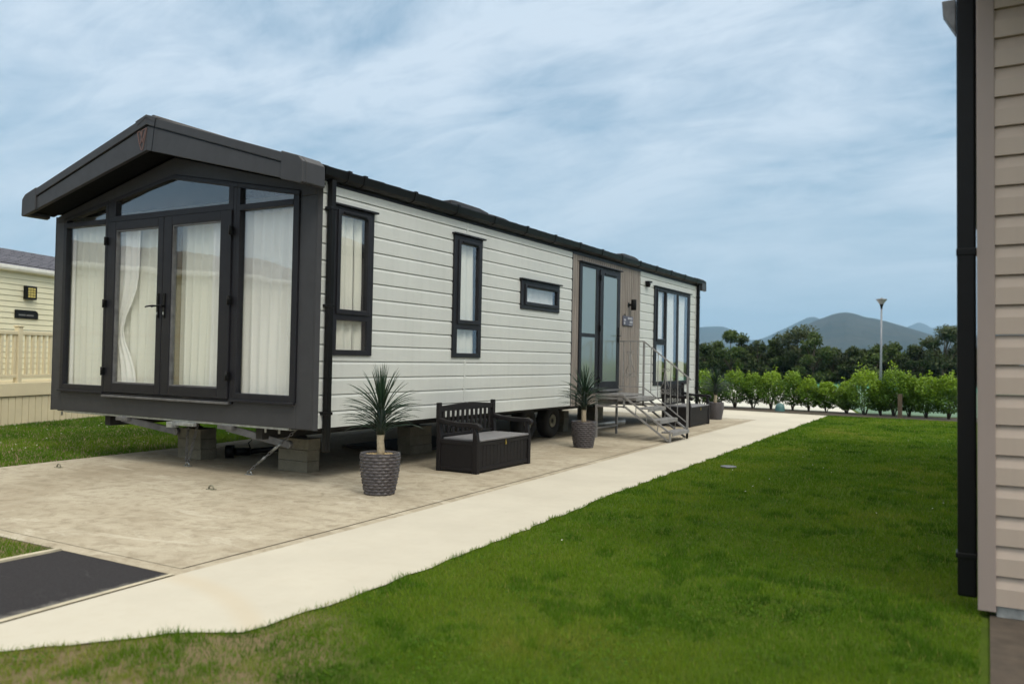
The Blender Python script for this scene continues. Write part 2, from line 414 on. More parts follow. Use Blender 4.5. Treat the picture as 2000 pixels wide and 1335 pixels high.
hzm = bpy.data.materials.new('haze air'); hzm.use_nodes = True; hn = hzm.node_tree.nodes; hn.clear()
pv = hn.new('ShaderNodeVolumePrincipled'); pv.inputs['Color'].default_value = (.44, .72, 1.0, 1); pv.inputs['Density'].default_value = .00016
ho = hn.new('ShaderNodeOutputMaterial'); hzm.node_tree.links.new(pv.outputs[0], ho.inputs['Volume'])
tag(MB().box(-9500, 9500, -1500, 9500, -1.2, 520).build('haze', hzm), kind='stuff')

# ------------------------------------------------------------------ ground
def sheet(name, poly, z, m, kind='structure', thick=None):
    b = MB()
    if thick: b.prism(poly, 'z', z-thick, z)
    else: b.add([(x, y, z) for x, y in poly], [tuple(range(len(poly)))])
    return tag(b.build(name, m), kind=kind)
sheet('ground', [(-9400, -1400), (9400, -1400), (9400, 9400), (-9400, 9400)], 0.0, M['ground'])
EDGE = [(-3.97, .2), (-3.90, 1.80), (-3.791, 2.077), (-3.553, 2.358), (-3.371, 2.628), (-3.12, 2.84), (-3.07, 2.95), (-3.06, 3.37), (-3.074, 4.7), (-3.16, 6.2), (-3.25, 7.76), (-3.339, 11.7), (-3.43, 15.28), (-3.616, 22.93)]
_e = [EDGE[0]]
for (xa, ya), (xb, yb) in zip(EDGE, EDGE[1:]):
    k_ = max(1, int((yb-ya+abs(xb-xa))/.12))
    for q in range(1, k_+1): _e.append((xa+(xb-xa)*q/k_+random.uniform(-.02, .02), ya+(yb-ya)*q/k_+random.uniform(-.012, .012)))
EDGE = _e
def lerp(y, tab):
    for (x0, y0), (x1, y1) in zip(tab, tab[1:]):
        if y <= y1: return x0+(x1-x0)*(y-y0)/(y1-y0)
    return tab[-1][0]
PL = [(-4.05, .2), (-4.165, 2.278), (-4.22, 3.33), (-4.24, 5.0), (-4.554, 14.05), (-4.739, 19.88)]
sheet('path', EDGE+[(-6.5, 23.42), (-14, 24.7), (-14, 20.1)]+PL[::-1], .0095, M['path'])
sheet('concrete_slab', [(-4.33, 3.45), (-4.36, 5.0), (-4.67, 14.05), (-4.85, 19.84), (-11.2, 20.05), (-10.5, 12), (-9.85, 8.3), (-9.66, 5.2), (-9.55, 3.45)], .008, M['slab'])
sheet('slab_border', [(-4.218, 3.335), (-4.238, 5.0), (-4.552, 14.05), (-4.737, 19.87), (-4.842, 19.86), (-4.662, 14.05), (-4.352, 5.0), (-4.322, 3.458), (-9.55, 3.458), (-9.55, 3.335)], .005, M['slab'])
sheet('slab_joint', [(-4.2, 3.33), (-4.7, 20), (-4.9, 20), (-4.40, 3.50), (-9.5, 3.50), (-9.5, 3.33)], .002, plain('joint filler', (.15, .125, .085), .95))
sheet('driveway', [(-5.345, -.8), (-4.10, -.8), (-4.215, 2.278), (-4.262, 3.325), (-5.364, 3.325)], .006, M['asphalt'])
sheet('kerb_strip', [(-4.095, .2), (-4.055, .2), (-4.168, 2.278), (-4.224, 3.328), (-4.258, 3.328), (-4.212, 2.278)], .016, M['kerb'])
sheet('kerb_edging', [(-5.40, -.8), (-5.349, -.8), (-5.366, 3.32), (-5.41, 3.32)], .02, M['kerb'], thick=.06)
sheet('damp_slab', [(.02, 1.5), (3, 1.5), (3, 8), (.02, 8)], .014, M['darkslab'])
sheet('hedge_bed', [(-14, 24.45), (-6.5, 23.55), (-3.4, 23.05), (3, 23.0), (3, 24.4), (-5.5, 24.9), (-14, 25.4)], .01, M['soil'])
sheet('white_gravel', [(-30, 26.2), (-5.5, 25.1), (-3.2, 25.0), (-8.6, 50), (-34, 52)], .01, M['paving'])
sheet('green_court', [(-3.1, 25.0), (12, 24.7), (14, 49.8), (-8.4, 49.8)], .012, M['court'])
sheet('teal_court', [(-34, 52.3), (-8.6, 50.3), (14, 50.2), (14, 70), (-40, 72)], .014, M['tealcourt'])

# ------------------------------------------------------------------ grass blades
def vnoise(x, y, s, seed):
    g = np.random.default_rng(seed).random((256, 256)); x = x/s+1000.; y = y/s+1000.
    xi = np.floor(x).astype(int); yi = np.floor(y).astype(int); fx = x-xi; fy = y-yi
    fx = fx*fx*(3-2*fx); fy = fy*fy*(3-2*fy); a = lambda i, j: g[(xi+i) % 256, (yi+j) % 256]
    return (a(0,0)*(1-fx)+a(1,0)*fx)*(1-fy)+(a(0,1)*(1-fx)+a(1,1)*fx)*fy
def blades(name, X, Y, W, H, tint, label):
    n = len(X); a = rng.random(n)*2*math.pi; lean = rng.random(n)*.9*H; la = rng.random(n)*2*math.pi
    V = np.zeros((n, 3, 3)); dx = np.cos(a)*W/2; dy = np.sin(a)*W/2
    V[:, 0] = np.stack([X-dx, Y-dy, np.zeros(n)], 1); V[:, 1] = np.stack([X+dx, Y+dy, np.zeros(n)], 1)
    V[:, 2] = np.stack([X+np.cos(la)*lean, Y+np.sin(la)*lean, H], 1)
    me = fast_mesh(name, V.reshape(-1, 3), np.arange(n*3).reshape(-1, 3), M['grass'], attr=tint)
    o = bpy.data.objects.new(name, me); COL.objects.link(o); return tag(o, label, 'grass', kind='stuff')
ex = np.array([p[0] for p in EDGE]); ey = np.array([p[1] for p in EDGE])
def scatter(n, y0, y1, pw):
    """pick ranges so nearer ground gets more blades"""
    t = rng.random(n); return (y0**pw+t*(y1**pw-y0**pw))**(1/pw)
N = 760000
d = scatter(N, 2.3, 27.0, .55); th = rng.uniform(-R(34), R(31), N)+YAW*0
ang = YAW+(-th)  # bearing left of +y
bx = -d*np.sin(ang); by = d*np.cos(ang)
ok = (bx > np.interp(by, ey, ex)-.006+.035*(vnoise(bx, by, .10, 3)-.6)+.03*(vnoise(bx, by, .5, 4)-.5)) & (by < 23.05) & (by > .3) & ~((bx > -.02) & (by < 5.2)) & (bx < 5)
dry = -.60*bx-.9*by+.88+1.1*vnoise(bx, by, .45, 5)+.4*vnoise(bx, by, .12, 8)
tuft = vnoise(bx, by, .15, 15)*.55+vnoise(bx, by, .05, 16)*.45
near = (bx-np.interp(by, ey, ex)) < .10
ok &= ~((dry > .75) & ~near & (tuft < .52) & (rng.random(N) < .70))
bx, by, d, dry = bx[ok], by[ok], d[ok], dry[ok]; n = len(bx)
pat = .5*vnoise(bx, by, .9, 11)+.3*vnoise(bx, by, .28, 12)+.2*vnoise(bx, by, 2.6, 13)
clump = (vnoise(bx, by, .33, 21)*.55+vnoise(bx, by, .11, 22)*.45) > .66
H = (.012+.012*rng.random(n))*(1+.8*vnoise(bx, by, .2, 9)); H[clump] *= 1.35
edge = (bx-np.interp(by, ey, ex)) < .05; H[edge] *= 1.15
Wd = (.0028+.0012*rng.random(n))*np.maximum(1, d/3.6)
tint = .20+.70*pat+.22*(rng.random(n)-.5); tint[clump] -= .24; tint += np.where((dry > .5), .22*rng.random(n), 0); tint = np.where(rng.random(n) < .02, .9, tint)
blades('lawn_grass', bx, by, Wd, H, np.clip(tint, 0, 1), 'short green mown grass of the lawn between the path and the tan caravan')
N = 200000
bx = rng.uniform(-16.5, -9.6, N); by = rng.uniform(3.4, 22, N)
ok = bx < np.interp(by, [3.4, 5.2, 8.3, 12, 20, 22], [-9.62, -9.66, -9.85, -10.5, -11.2, -11.4]); bx, by = bx[ok], by[ok]; n = len(bx)
pat = .5*vnoise(bx, by, 1.1, 31)+.3*vnoise(bx, by, .3, 32)+.2*vnoise(bx, by, 3, 33)
blades('side_grass', bx, by, .009+.004*rng.random(n), .02+.025*rng.random(n), np.clip(.05+.8*pat+.2*(rng.random(n)-.5), 0, 1), 'green mown grass strip between the grey caravan and the cream one')
N = 26000
bx = rng.uniform(-8.6, -5.41, N); by = rng.uniform(1.6, 3.30, N); pat = vnoise(bx, by, .3, 41)
blades('verge_grass', bx, by, .004+.002*rng.random(N), .02+.02*rng.random(N), np.clip(.1+.7*pat+.2*(rng.random(N)-.5), 0, 1), 'small verge of grass beside the dark asphalt driveway')
# daisies
b = MB()
for k in range(240):
    dd = 5.5+17*random.random(); an = YAW-random.uniform(-R(30), R(31)); x = -dd*math.sin(an); y = dd*math.cos(an)
    if x < lerp(y, EDGE)+.15 or y > 22.5 or (x > -.1 and y < 5.3): continue
    if vnoise(np.array([x]), np.array([y]), 1.1, 51)[0] < .52: continue
    r_ = .008; z = .032
    b.add([(x, y, z+.003)]+[(x+r_*math.cos(q*math.pi/3), y+r_*math.sin(q*math.pi/3), z) for q in range(6)], [(0, q+1, (q+1) % 6+1) for q in range(6)])
for k in range(60):
    x = random.uniform(-15, -10.2); y = random.uniform(5, 12); r_ = .012; z = .045
    b.add([(x, y, z+.003)]+[(x+r_*math.cos(q*math.pi/3), y+r_*math.sin(q*math.pi/3), z) for q in range(6)], [(0, q+1, (q+1) % 6+1) for q in range(6)])
tag(b.build('daisies', M['daisy']), 'tiny white daisies scattered in the lawn', 'flowers', kind='stuff')

# ------------------------------------------------------------------ main caravan
XS, YF = -5.902, 6.275
HW = 2.28; CX = -2.275; LEN = 12.55; ZB = .60; ZT = 3.128
house = empty('static_caravan', (XS, YF, 0), 0, 'long sage-white clad caravan home with a dark grey gabled glass front', 'caravan')
def hp(b, name, m, parent=house, **k): return b.build(name, m, parent, **k)

WINS = {  # openings in the side wall: y0,y1,z0,z1
 'w1': (.165, .82, 1.346, 2.905), 'w2': (2.40, 3.075, 1.346, 2.915), 'w3': (4.15, 5.39, 2.075, 2.50),
 'wood': (5.885, 8.925, .0, 3.2), 'w4': (9.68, 12.0, .85, 2.865)}
def cladding(y0, y1, z0, z1, holes, zbase, pitch, xoff=0.0):
    b = MB(); pts = []
    k = 0
    while zbase+k*pitch < z1:
        a = zbase+k*pitch
        pts += [(a, -.004), (a+.0015, .013), (a+pitch-.034, .013), (a+pitch-.012, .004), (a+pitch-.007, -.006)]
        k += 1
    prof = [(z, x) for z, x in pts if z <= z1]
    zs = sorted(set([z for z, _ in prof]+[h[2] for h in holes]+[h[3] for h in holes]+[z1]))
    zs = [z for z in zs if z0-1e-6 <= z <= z1+1e-6]
    zz_ = np.array([p[0] for p in prof]); xx_ = np.array([p[1] for p in prof])
    for za, zb in zip(zs, zs[1:]):
        if zb-za < 1e-5: continue
        xa = float(np.interp(za, zz_, xx_))+xoff; xb = float(np.interp(zb, zz_, xx_))+xoff
        segs = [(y0, y1)]
        for h in holes:
            if h[2] <= za+1e-6 and h[3] >= zb-1e-6:
                segs = [q for s in segs for q in ((s[0], min(s[1], h[0])), (max(s[0], h[1]), s[1])) if q[1]-q[0] > 1e-4]
        for a, c in segs: b.add([(xa, a, za), (xa, c, za), (xb, c, zb), (xb, a, zb)], [(0, 1, 2, 3)])
    return b
hp(cladding(.022, 5.885, .597, ZT, list(WINS.values()), .597, .1725), 'side_wall', M['siding'])
hp(cladding(8.925, 12.42, .597, ZT, list(WINS.values()), .597, .1725), 'side_wall', M['siding'])
for z0_, z1_ in ((.60, 1.34), (2.95, ZT)): hp(MB().box(-.02, .017, 2.705, 2.745, z0_, z1_), 'joint_strip', M['siding'])
hp(MB().box(-.02, .02, 12.42, 12.50, .60, ZT), 'end_trim', M['siding'])
# inner shell, far side and rear walls
b = MB()
b.box(-4.55, -4.50, .1, 12.5, .60, 3.14).box(-4.5, -.02, 12.42, 12.47, .60, 3.14)
hp(b, 'rear_wall', M['siding'])
b = MB(); b.box(-4.49, -.03, .08, 12.4, .60, .66)
for s_ in (-1, 1): b.prism([(CX, 3.47), (CX+s_*2.24, 3.14), (CX+s_*2.24, 3.16), (CX, 3.49)], 'y', .12, 12.4)
b.prism([(-4.48, .67), (-.04, .67), (-.04, 3.13), (CX, 3.46), (-4.48, 3.13)], 'y', 1.9, 1.95).box(-4.48, -.04, 3.6, 3.65, .67, 3.11).box(-4.48, -.04, 5.86, 5.90, .67, 3.11).box(-4.48, -.04, 9.0, 9.05, .67, 3.11).box(-1.9, -1.85, 3.66, 12.3, .67, 3.11)
hp(b, 'inner_wall', M['inner'])

def frame_mesh(y0, y1, z0, z1, panes, xb, xf, axis='x'):
    ys = sorted({y0, y1, *[p[0] for p in panes], *[p[1] for p in panes]}); zs = sorted({z0, z1, *[p[2] for p in panes], *[p[3] for p in panes]})
    def solid(i, j):
        if i < 0 or j < 0 or i >= len(ys)-1 or j >= len(zs)-1: return False
        cy = (ys[i]+ys[i+1])/2; cz = (zs[j]+zs[j+1])/2
        return not any(p[0] < cy < p[1] and p[2] < cz < p[3] for p in panes)
    V = {}; b = MB()
    def v(i, j, s):
        k = (i, j, s)
        if k not in V: V[k] = len(b.v); b.v.append((xf if s else xb, ys[i], zs[j]))
        return V[k]
    def face(*q): b.f.append(list(q)); b.sm.append(False); b.mi.append(0)
    for i in range(len(ys)-1):
        for j in range(len(zs)-1):
            if not solid(i, j): continue
            face(v(i,j,1), v(i+1,j,1), v(i+1,j+1,1), v(i,j+1,1)); face(v(i,j,0), v(i,j+1,0), v(i+1,j+1,0), v(i+1,j,0))
            if not solid(i-1, j): face(v(i,j,0), v(i,j,1), v(i,j+1,1), v(i,j+1,0))
            if not solid(i+1, j): face(v(i+1,j,1), v(i+1,j,0), v(i+1,j+1,0), v(i+1,j+1,1))
            if not solid(i, j-1): face(v(i,j,1), v(i,j,0), v(i+1,j,0), v(i+1,j,1))
            if not solid(i, j+1): face(v(i,j+1,0), v(i,j+1,1), v(i+1,j+1,1), v(i+1,j+1,0))
    return b
def side_window(k, panes, sash=(), glass='glass', cap=True):
    y0, y1, z0, z1 = WINS[k]
    wn = hp(frame_mesh(y0, y1, z0, z1, panes, -.06, .034), 'window', M['frame'], bevel=.005)
    for p in panes: MB().box(.018, .022, p[0]-.008, p[1]+.008, p[2]-.008, p[3]+.008).build('pane', M[glass], wn)
    for s in sash:
        p = panes[s]; e = .052
        frame_mesh(p[0]-e, p[1]+e, p[2]-e, p[3]+e*.9, [p], .030, .050).build('sash', M['frame'], wn, bevel=.006)
        MB().box(.05, .062, p[0]+.03, p[1]-.03, p[3]+.012, p[3]+.032).build('vent', M['black_plastic'], wn, bevel=.003)
    if cap: MB().box(.0, .072, y0-.03, y1+.035, z1+.001, z1+.022).build('drip_cap', M['frame'], wn, bevel=.004)
    return wn
side_window('w1', [(.245, .725, 1.405, 1.715), (.275, .70, 1.83, 2.82)], (1,))
side_window('w2', [(2.50, 2.99, 1.405, 1.71), (2.54, 2.968, 1.832, 2.812)], (1,))
side_window('w3', [(4.30, 5.283, 2.186, 2.397)], (0,))
side_window('w4', [(9.83, 10.345, .93, 1.686), (9.856, 10.32, 1.81, 2.785), (10.44, 11.10, .93, 2.80), (11.205, 11.85, .93, 2.80)], (1,))

# timber panel with its boards, door and side light
b = MB(); y = 5.885; i = 0
ent = [(6.13, 7.885, .0, 2.985)]
while y < 8.92:
    y2 = min(y+.092, 8.925); xo = .012+.002*random.random()
    segs = [(.585, 3.10)]
    if y2 > 6.13 and y < 7.885:
        if y < 6.13: b.box(-.02, xo, y, 6.128, .585, 2.98)
        if y2 > 7.885: b.box(-.02, xo, 7.888, y2-.009, .585, 2.98)
        segs = [(2.99, 3.10)] + ([(.585, .78)])
    for a, c in segs: b.box(-.02, xo, y, y2-.009, a, c)
    y += .092
hp(b, 'timber_panel', M['boards'], bevel=.002)
hp(MB().box(-.03, .002, 5.89, 8.92, .59, .77).box(-.03, .002, 5.89, 6.13, .78, 3.08).box(-.03, .002, 7.89, 8.92, .78, 3.08).box(-.03, .002, 6.13, 7.89, 2.99, 3.08).box(-.02, .022, 5.885, 8.925, 3.085, 3.125).box(-.02, .018, 5.868, 5.884, .59, 3.12), 'panel_backing', M['frame'])
dw = hp(frame_mesh(6.14, 7.88, .785, 2.975, [(6.24, 6.80, .88, 1.737), (6.24, 6.80, 1.80, 2.915), (6.93, 7.83, .83, 2.93)], -.05, .03), 'door_frame', M['frame'], bevel=.005)
for z0, z1 in ((.88, 1.737), (1.80, 2.915)): MB().box(.014, .02, 6.235, 6.805, z0-.005, z1+.005).build('pane', M['frosted'], dw)
MB().box(.0, .075, 6.12, 7.91, 2.976, 2.996).build('drip_cap', M['frame'], dw, bevel=.004)
dr = hp(frame_mesh(6.935, 7.825, .835, 2.925, [(7.08, 7.70, .975, 2.835)], -.02, .05), 'door', M['frame'], bevel=.006)
MB().box(.032, .04, 7.075, 7.705, .97, 2.84).build('pane', M['frosted'], dr)
MB().box(.05, .064, 7.12, 7.66, 2.862, 2.882).build('vent', M['black_plastic'], dr, bevel=.003)
MB().box(.05, .062, 7.745, 7.785, 1.68, 1.95).tube([(.06, 7.765, 1.80), (.10, 7.765, 1.80), (.105, 7.70, 1.80), (.10, 7.60, 1.797)], .010).build('door_handle', M['black_plastic'], dr)
for z in (1.0, 1.9, 2.78): MB().box(.045, .07, 6.915, 6.95, z-.05, z+.05).build('hinge', M['black_plastic'], dr, bevel=.004)
MB().box(.05, .12, 6.95, 7.82, .80, .835).build('threshold', M['galv_dull'], dr, bevel=.003)

wl = hp(MB().lathe([(.001, -.10), (.048, -.10), (.05, -.095), (.05, .095), (.048, .10), (.001, .10)], 20, (.115, 8.33, 2.40)), 'wall_light', M['black_plastic'])
MB().tube([(.015, 8.33, 2.40), (.08, 8.33, 2.40)], .022).tube([(.01, 8.33, 2.40), (.022, 8.33, 2.40)], .048, 16).build('bracket', M['black_plastic'], wl)
npl = hp(MB().box(.016, .034, 8.02, 8.52, 2.0, 2.185), 'name_plate', M['slate'], bevel=.008)
b = MB().box(.0345, .037, 8.25, 8.47, 2.125, 2.165).box(.0345, .037, 8.34, 8.48, 2.055, 2.10).box(.0345, .037, 8.30, 8.47, 2.018, 2.032).box(.0345, .037, 8.06, 8.15, 2.09, 2.125).box(.0345, .037, 8.06, 8.12, 2.03, 2.07)
b.build('print', M['plate_pale'], npl)
MB().tube([(.03, 8.07, 2.18), (.03, 8.09, 2.215), (.03, 8.14, 2.215), (.03, 8.16, 2.18)], .005).build('hanger', M['black_plastic'], npl)
scm = hp(MB().lathe([(.001, -.05), (.035, -.045), (.05, -.01), (.05, .03), (.001, .04)], 18, (.06, 9.22, 2.86)), 'security_lamp', M['black_plastic'])
MB().prism([(9.16, 2.885), (9.32, 2.90), (9.34, 2.94), (9.16, 2.93)], 'x', .02, .11).build('housing', M['black_plastic'], scm, bevel=.006)

# glazed gable front
def g(x): return 3.345-.175*abs(x-CX)
def header(x): return 3.60-.24*abs(x-CX)
b = MB()
b.box(-4.55, -4.367, 0, .07, .58, 2.985); b.box(-.274, -.055, 0, .07, .58, 2.985)
b.prism([(-4.367, .58), (-.274, .58), (-.274, .843), (-1.20, .843), (-1.20, .798), (-3.455, .798), (-3.455, .843), (-4.367, .843)], 'y', 0, .07)
b.prism([(-4.55, 2.987), (-4.367, 2.987), (-4.367, g(-4.367)+.052), (CX, g(CX)+.052), (-.274, g(-.274)+.052), (-.274, 2.987), (-.055, 2.987), (-.055, header(-.055)), (CX, header(CX)), (-4.55, header(-4.55))], 'y', 0.0, .07)
hp(b, 'front_panel', M['anthracite'], bevel=.006)
hp(MB().prism([(-.0545, .0), (-.03, -.002), (.016, .018), (.016, .0215), (-.0545, .06)], 'z', .578, 3.10), 'corner_cheek', M['anthracite'], bevel=.002)
hp(MB().box(-4.57, -4.552, .0, .078, .575, 3.06), 'corner_cheek', M['anthracite'])
def front_win(x0, x1, px0, px1):
    b = MB(); z0 = .845; zt = 2.898; zm = 2.962
    F, K = -.022, .06
    b.box(x0, px0, F, K, z0, g(x0) if False else min(g(px0), g(x0)))
    b.box(px1, x1, F, K, z0, min(g(px1), g(x1)))
    b.box(px0, px1, F, K, z0, .917); b.box(px0, px1, F-.004, K, zt, zm)
    b.prism([(x0, min(g(px0), g(x0))), (px0, min(g(px0), g(x0))), (px0, g(px0)), (px1, g(px1)), (px1, min(g(px1), g(x1))), (x1, min(g(px1), g(x1))), (x1, g(x1)+.05), (x0, g(x0)+.05)], 'y', F, K)
    wn = hp(b, 'front_window', M['frame'], bevel=.005)
    MB().box(px0-.004, px1+.004, .016, .022, .913, zt+.004).build('pane', M['glass'], wn)
    MB().prism([(px0, zm), (px1, zm), (px1, g(px1)), (px0, g(px0))], 'y', .016, .022).build('top_pane', M['glass'], wn)
    MB().box(x0-.01, x1+.01, -.05, -.022, z0-.022, z0+.004).build('sill', M['frame'], wn, bevel=.004)
front_win(-4.365, -3.457, -4.295, -3.50)
front_win(-1.198, -.276, -1.145, -.356)
b = MB(); F, K = -.02, .06
b.box(-3.455, -3.405, F, K, .80, g(-3.455)); b.box(-1.25, -1.20, F, K, .80, g(-1.20)); b.box(-3.405, -1.25, F, K, .80, .842)
b.box(-3.405, -1.25, F-.003, K, 2.915, 2.985); b.box(-3.405, -3.305, F-.003, K, 2.985, g(-3.405)); b.box(-1.325, -1.25, F-.003, K, 2.985, g(-1.25))
b.prism([(-3.455, g(-3.455)+.002), (-3.305, g(-3.455)+.002), (-3.305, g(-3.305)), (CX, g(CX)), (-1.325, g(-1.325)), (-1.325, g(-1.20)+.002), (-1.20, g(-1.20)+.002), (-1.20, g(-1.20)+.05), (CX, g(CX)+.05), (-3.455, g(-3.455)+.05)], 'y', F, K)
df = hp(b, 'patio_door_frame', M['frame'], bevel=.004)
MB().prism([(-3.305, 2.985), (-1.325, 2.985), (-1.325, g(-1.325)), (CX, g(CX)), (-3.305, g(-3.305))], 'y', .016, .022).build('gable_pane', M['glass'], df)
MB().box(-3.44, -1.22, -.06, -.02, .79, .815).build('sill', M['galv_dull'], df, bevel=.003)
def leaf(x0, x1, gx0, gx1, hinge_x, handle_x):
    d_ = hp(MB().box(x0, gx0, -.042, .04, .848, 2.91).box(gx1, x1, -.042, .04, .848, 2.91).box(gx0, gx1, -.042, .04, .848, .962).box(gx0, gx1, -.042, .04, 2.805, 2.91), 'patio_door', M['frame'], bevel=.006)
    e = .014
    MB().box(gx0, gx0+e, -.03, .02, .962+e, 2.805-e).box(gx1-e, gx1, -.03, .02, .962+e, 2.805-e).box(gx0, gx1, -.03, .02, .962, .962+e).box(gx0, gx1, -.03, .02, 2.805-e, 2.805).build('glazing_bead', M['galv_dull'], d_)
    MB().box(gx0-.004, gx1+.004, -.008, -.002, .958, 2.809).build('pane', M['glass'], d_)
    for z in (1.10, 1.92, 2.68): MB().box(hinge_x-.022, hinge_x+.022, -.075, -.04, z-.045, z+.045).tube([(hinge_x, -.075, z-.05), (hinge_x, -.075, z+.05)], .013).build('hinge', M['black_plastic'], d_)
    h = handle_x
    MB().box(h-.016, h+.016, -.056, -.042, 1.74, 2.02).tube([(h, -.05, 1.877), (h, -.10, 1.877), (h-.02*0-.03, -.108, 1.877), (h-.14, -.10, 1.870), (h-.165, -.09, 1.865)], .0095).build('door_handle', M['black_plastic'], d_)
    MB().box(h-.008, h+.008, -.062, -.056, 1.775, 1.805).build('keyhole', M['galv'], d_)
leaf(-3.400, -2.380, -3.268, -2.475, -3.42, -2.437)
leaf(-2.372, -1.255, -2.232, -1.422, -1.235, -2.325)

# bargeboards, soffit, roof
def u2(x): return CX+x
top = lambda u: 3.985-.302*u
low = lambda u: 3.60-.242*u
def barge(y0, y1, sgn, name='bargeboard'):
    """y0 outer face, y1 back"""
    bb = MB(); ycov = y0-.014*sgn; W2 = 2.345
    for s in (-1, 1):
        lo = [(CX, top(0)-.118), (CX+s*W2, top(W2)-.118+.01), (CX+s*W2, low(W2)), (CX, low(0))]
        hi = [(CX, top(0)), (CX+s*W2, top(W2)), (CX+s*W2, top(W2)-.095), (CX, top(0)-.10)]
        a, c = sorted((y0, y1)); bb.prism(lo, 'y', a, c)
        a, c = sorted((ycov, y1)); bb.prism(hi, 'y', a, c)
    o = hp(bb, name, M['anthracite'], bevel=.006)
    k = MB()
    for s in (-1, 1):
        a, c = sorted((y0+.012*sgn, y1)); k.prism([(CX, top(0)-.10), (CX+s*W2, top(W2)-.095), (CX+s*W2, top(W2)-.108), (CX, top(0)-.118)], 'y', a, c)
    k.build('groove', M['black_plastic'], o)
    for s in (-1, 1):
        e = MB(); A = y0-.022*sgn; wu = 2.34; wo_ = 2.40
        prof = [(CX+s*2.10, top(2.10)+.012), (CX+s*2.33, top(2.33)+.012), (CX+s*2.395, top(2.395)-.03), (CX+s*2.40, low(2.38)+.0), (CX+s*2.36, low(2.36)-.014), (CX+s*2.10, low(2.10)-.012)]
        a, c = sorted((A+.026*sgn, y0-.026*sgn))
        a, c = sorted((y0-.020*sgn, y0+.03*sgn)); e.prism(prof, 'y', a, c)
        ret = [(CX+s*2.30, top(2.30)+.012), (CX+s*2.33, top(2.33)+.012), (CX+s*2.395, top(2.395)-.03), (CX+s*2.40, low(2.38)), (CX+s*2.36, low(2.36)-.014), (CX+s*2.30, low(2.30)-.012)]
        a, c = sorted((y0+.031*sgn, y0+.30*sgn)); e.prism(ret, 'y', a, c)
        e.build('end_cap', M['anthracite'], o, bevel=.010, seg=3)
    # ridge cover with its seam
    e = MB(); a, c = sorted((y0-.019*sgn, y0+.20*sgn))
    e.prism([(CX, top(0)+.012), (CX+.19, top(.19)+.012), (CX+.15, top(.19)-.04), (CX, top(0)-.02), (CX-.15, top(.19)-.04), (CX-.19, top(.19)+.012)], 'y', a, c)
    e.build('ridge_cap', M['anthracite'], o, bevel=.006)
    e = MB(); e.bar((CX+.165, y0-.0195*sgn, 3.93), (CX+.115, y0-.0195*sgn, 3.57), .004, .006, (0, 1, 0)); e.build('seam', M['black_plastic'], o)
    return o
bg_ = barge(-.37, -.32, 1)
barge(12.90, 12.85, -1)
# emblem: outlined triangular letter shape
b = MB(); ex0, ez0 = CX-.085, 3.745
def P2(a, c): return (ex0+a*.165, -.3735, ez0+c*.17)
for pts in ([(-.45, .42), (-.22, -.40), (-.02, -.78)], [(-.45, .42), (-.16, .46), (-.02, .05)], [(-.02, .05), (-.10, -.35), (-.22, -.40)], [(.05, .50), (-.02, .05), (.10, -.32)], [(.05, .50), (.52, .60), (.12, -.80)], [(-.02, -.78), (.12, -.80)], [(.10, -.32), (.40, .52)]):
    for q, r_ in zip(pts, pts[1:]): b.bar(P2(*q), P2(*r_), .011, .007, (0, 1, 0))
b.build('emblem', M['copper'], bg_)
b = MB()
for s in (-1, 1): b.prism([(CX, low(0)+.03), (CX+s*2.34, low(2.34)+.03), (CX+s*2.34, low(2.34)+.06), (CX, low(0)+.06)], 'y', -.318, 0.0)
hp(b, 'soffit', M['soffit'])
b = MB()
for s in (-1, 1): b.prism([(CX, low(0)+.002), (CX+s*2.27, low(2.27)+.002), (CX+s*2.27, top(2.27)-.06), (CX, top(0)-.06)], 'y', .0, .05) if False else None
b.prism([(-4.55, 3.04), (-.035, 3.04), (-.035, 3.2), (CX, 3.9), (-4.55, 3.2)], 'y', .072, .10)
hp(b, 'gable_infill', M['soffit']); b = MB()
b.prism([(-4.53, 3.04), (-.03, 3.04), (-.03, 3.2), (CX, 3.9), (-4.53, 3.2)], 'y', 12.43, 12.48)
hp(b, 'gable_infill', M['soffit'])
rf = MB()
zr = lambda u: 3.955-.302*u
for s in (-1, 1):
    nn = 12
    for i in range(nn):     # overlapping tile courses
        a = 2.37*i/nn; c = 2.37*(i+1)/nn
        rf.prism([(CX+s*a, zr(a)-.04), (CX+s*c, zr(c)-.04), (CX+s*c, zr(c)+.012), (CX+s*a, zr(a))], 'y', -.31, 12.84)
rf_o = hp(rf, 'roof', M['roof'])
rv = MB()
y = .0
while y < 12.7:   # pan ribs
    rv.bar((CX+.05, y, zr(.05)+.012), (CX+2.35, y, zr(2.35)+.012), .045, .03); y += .30
rv.build('tile_rib', M['roof'], rf_o)
MB().tube([(CX, -.30, 3.965), (CX, 12.83, 3.965)], .05, 10).build('ridge_tile', M['roof'], rf_o)
for (ya, yb, hh) in ((3.70, 4.75, .085), (4.77, 5.40, .045), (10.25, 11.20, .085)):
    zb_ = zr(1.25)
    vb = MB().prism([(ya, zb_-.12), (yb, zb_-.12), (yb, zb_+hh*.6), (ya+.75*(yb-ya), zb_+hh*.95), (ya+.1, zb_+hh), (ya, zb_+hh*.9)], 'x', -1.16, -.92)
    v_ = vb.build('roof_vent', M['roof'], rf_o, bevel=.01)
gp = [(.022, 3.135), (.07, 3.140), (.115, 3.17), (.128, 3.24), (.128, 3.252), (.022, 3.252)]
gt = hp(MB().prism(gp, 'y', -.06, 12.86), 'gutter', M['black_plastic'])
y = .55
cl = [(.018, 3.130), (.072, 3.134), (.121, 3.166), (.135, 3.24), (.135, 3.266), (.018, 3.266)]
ys_ = [.30]
while y < 12.7: ys_.append(y); y += .90
for y in ys_: MB().prism(cl, 'y', y-.024, y+.024).build('gutter_clip', M['black_plastic'], gt)
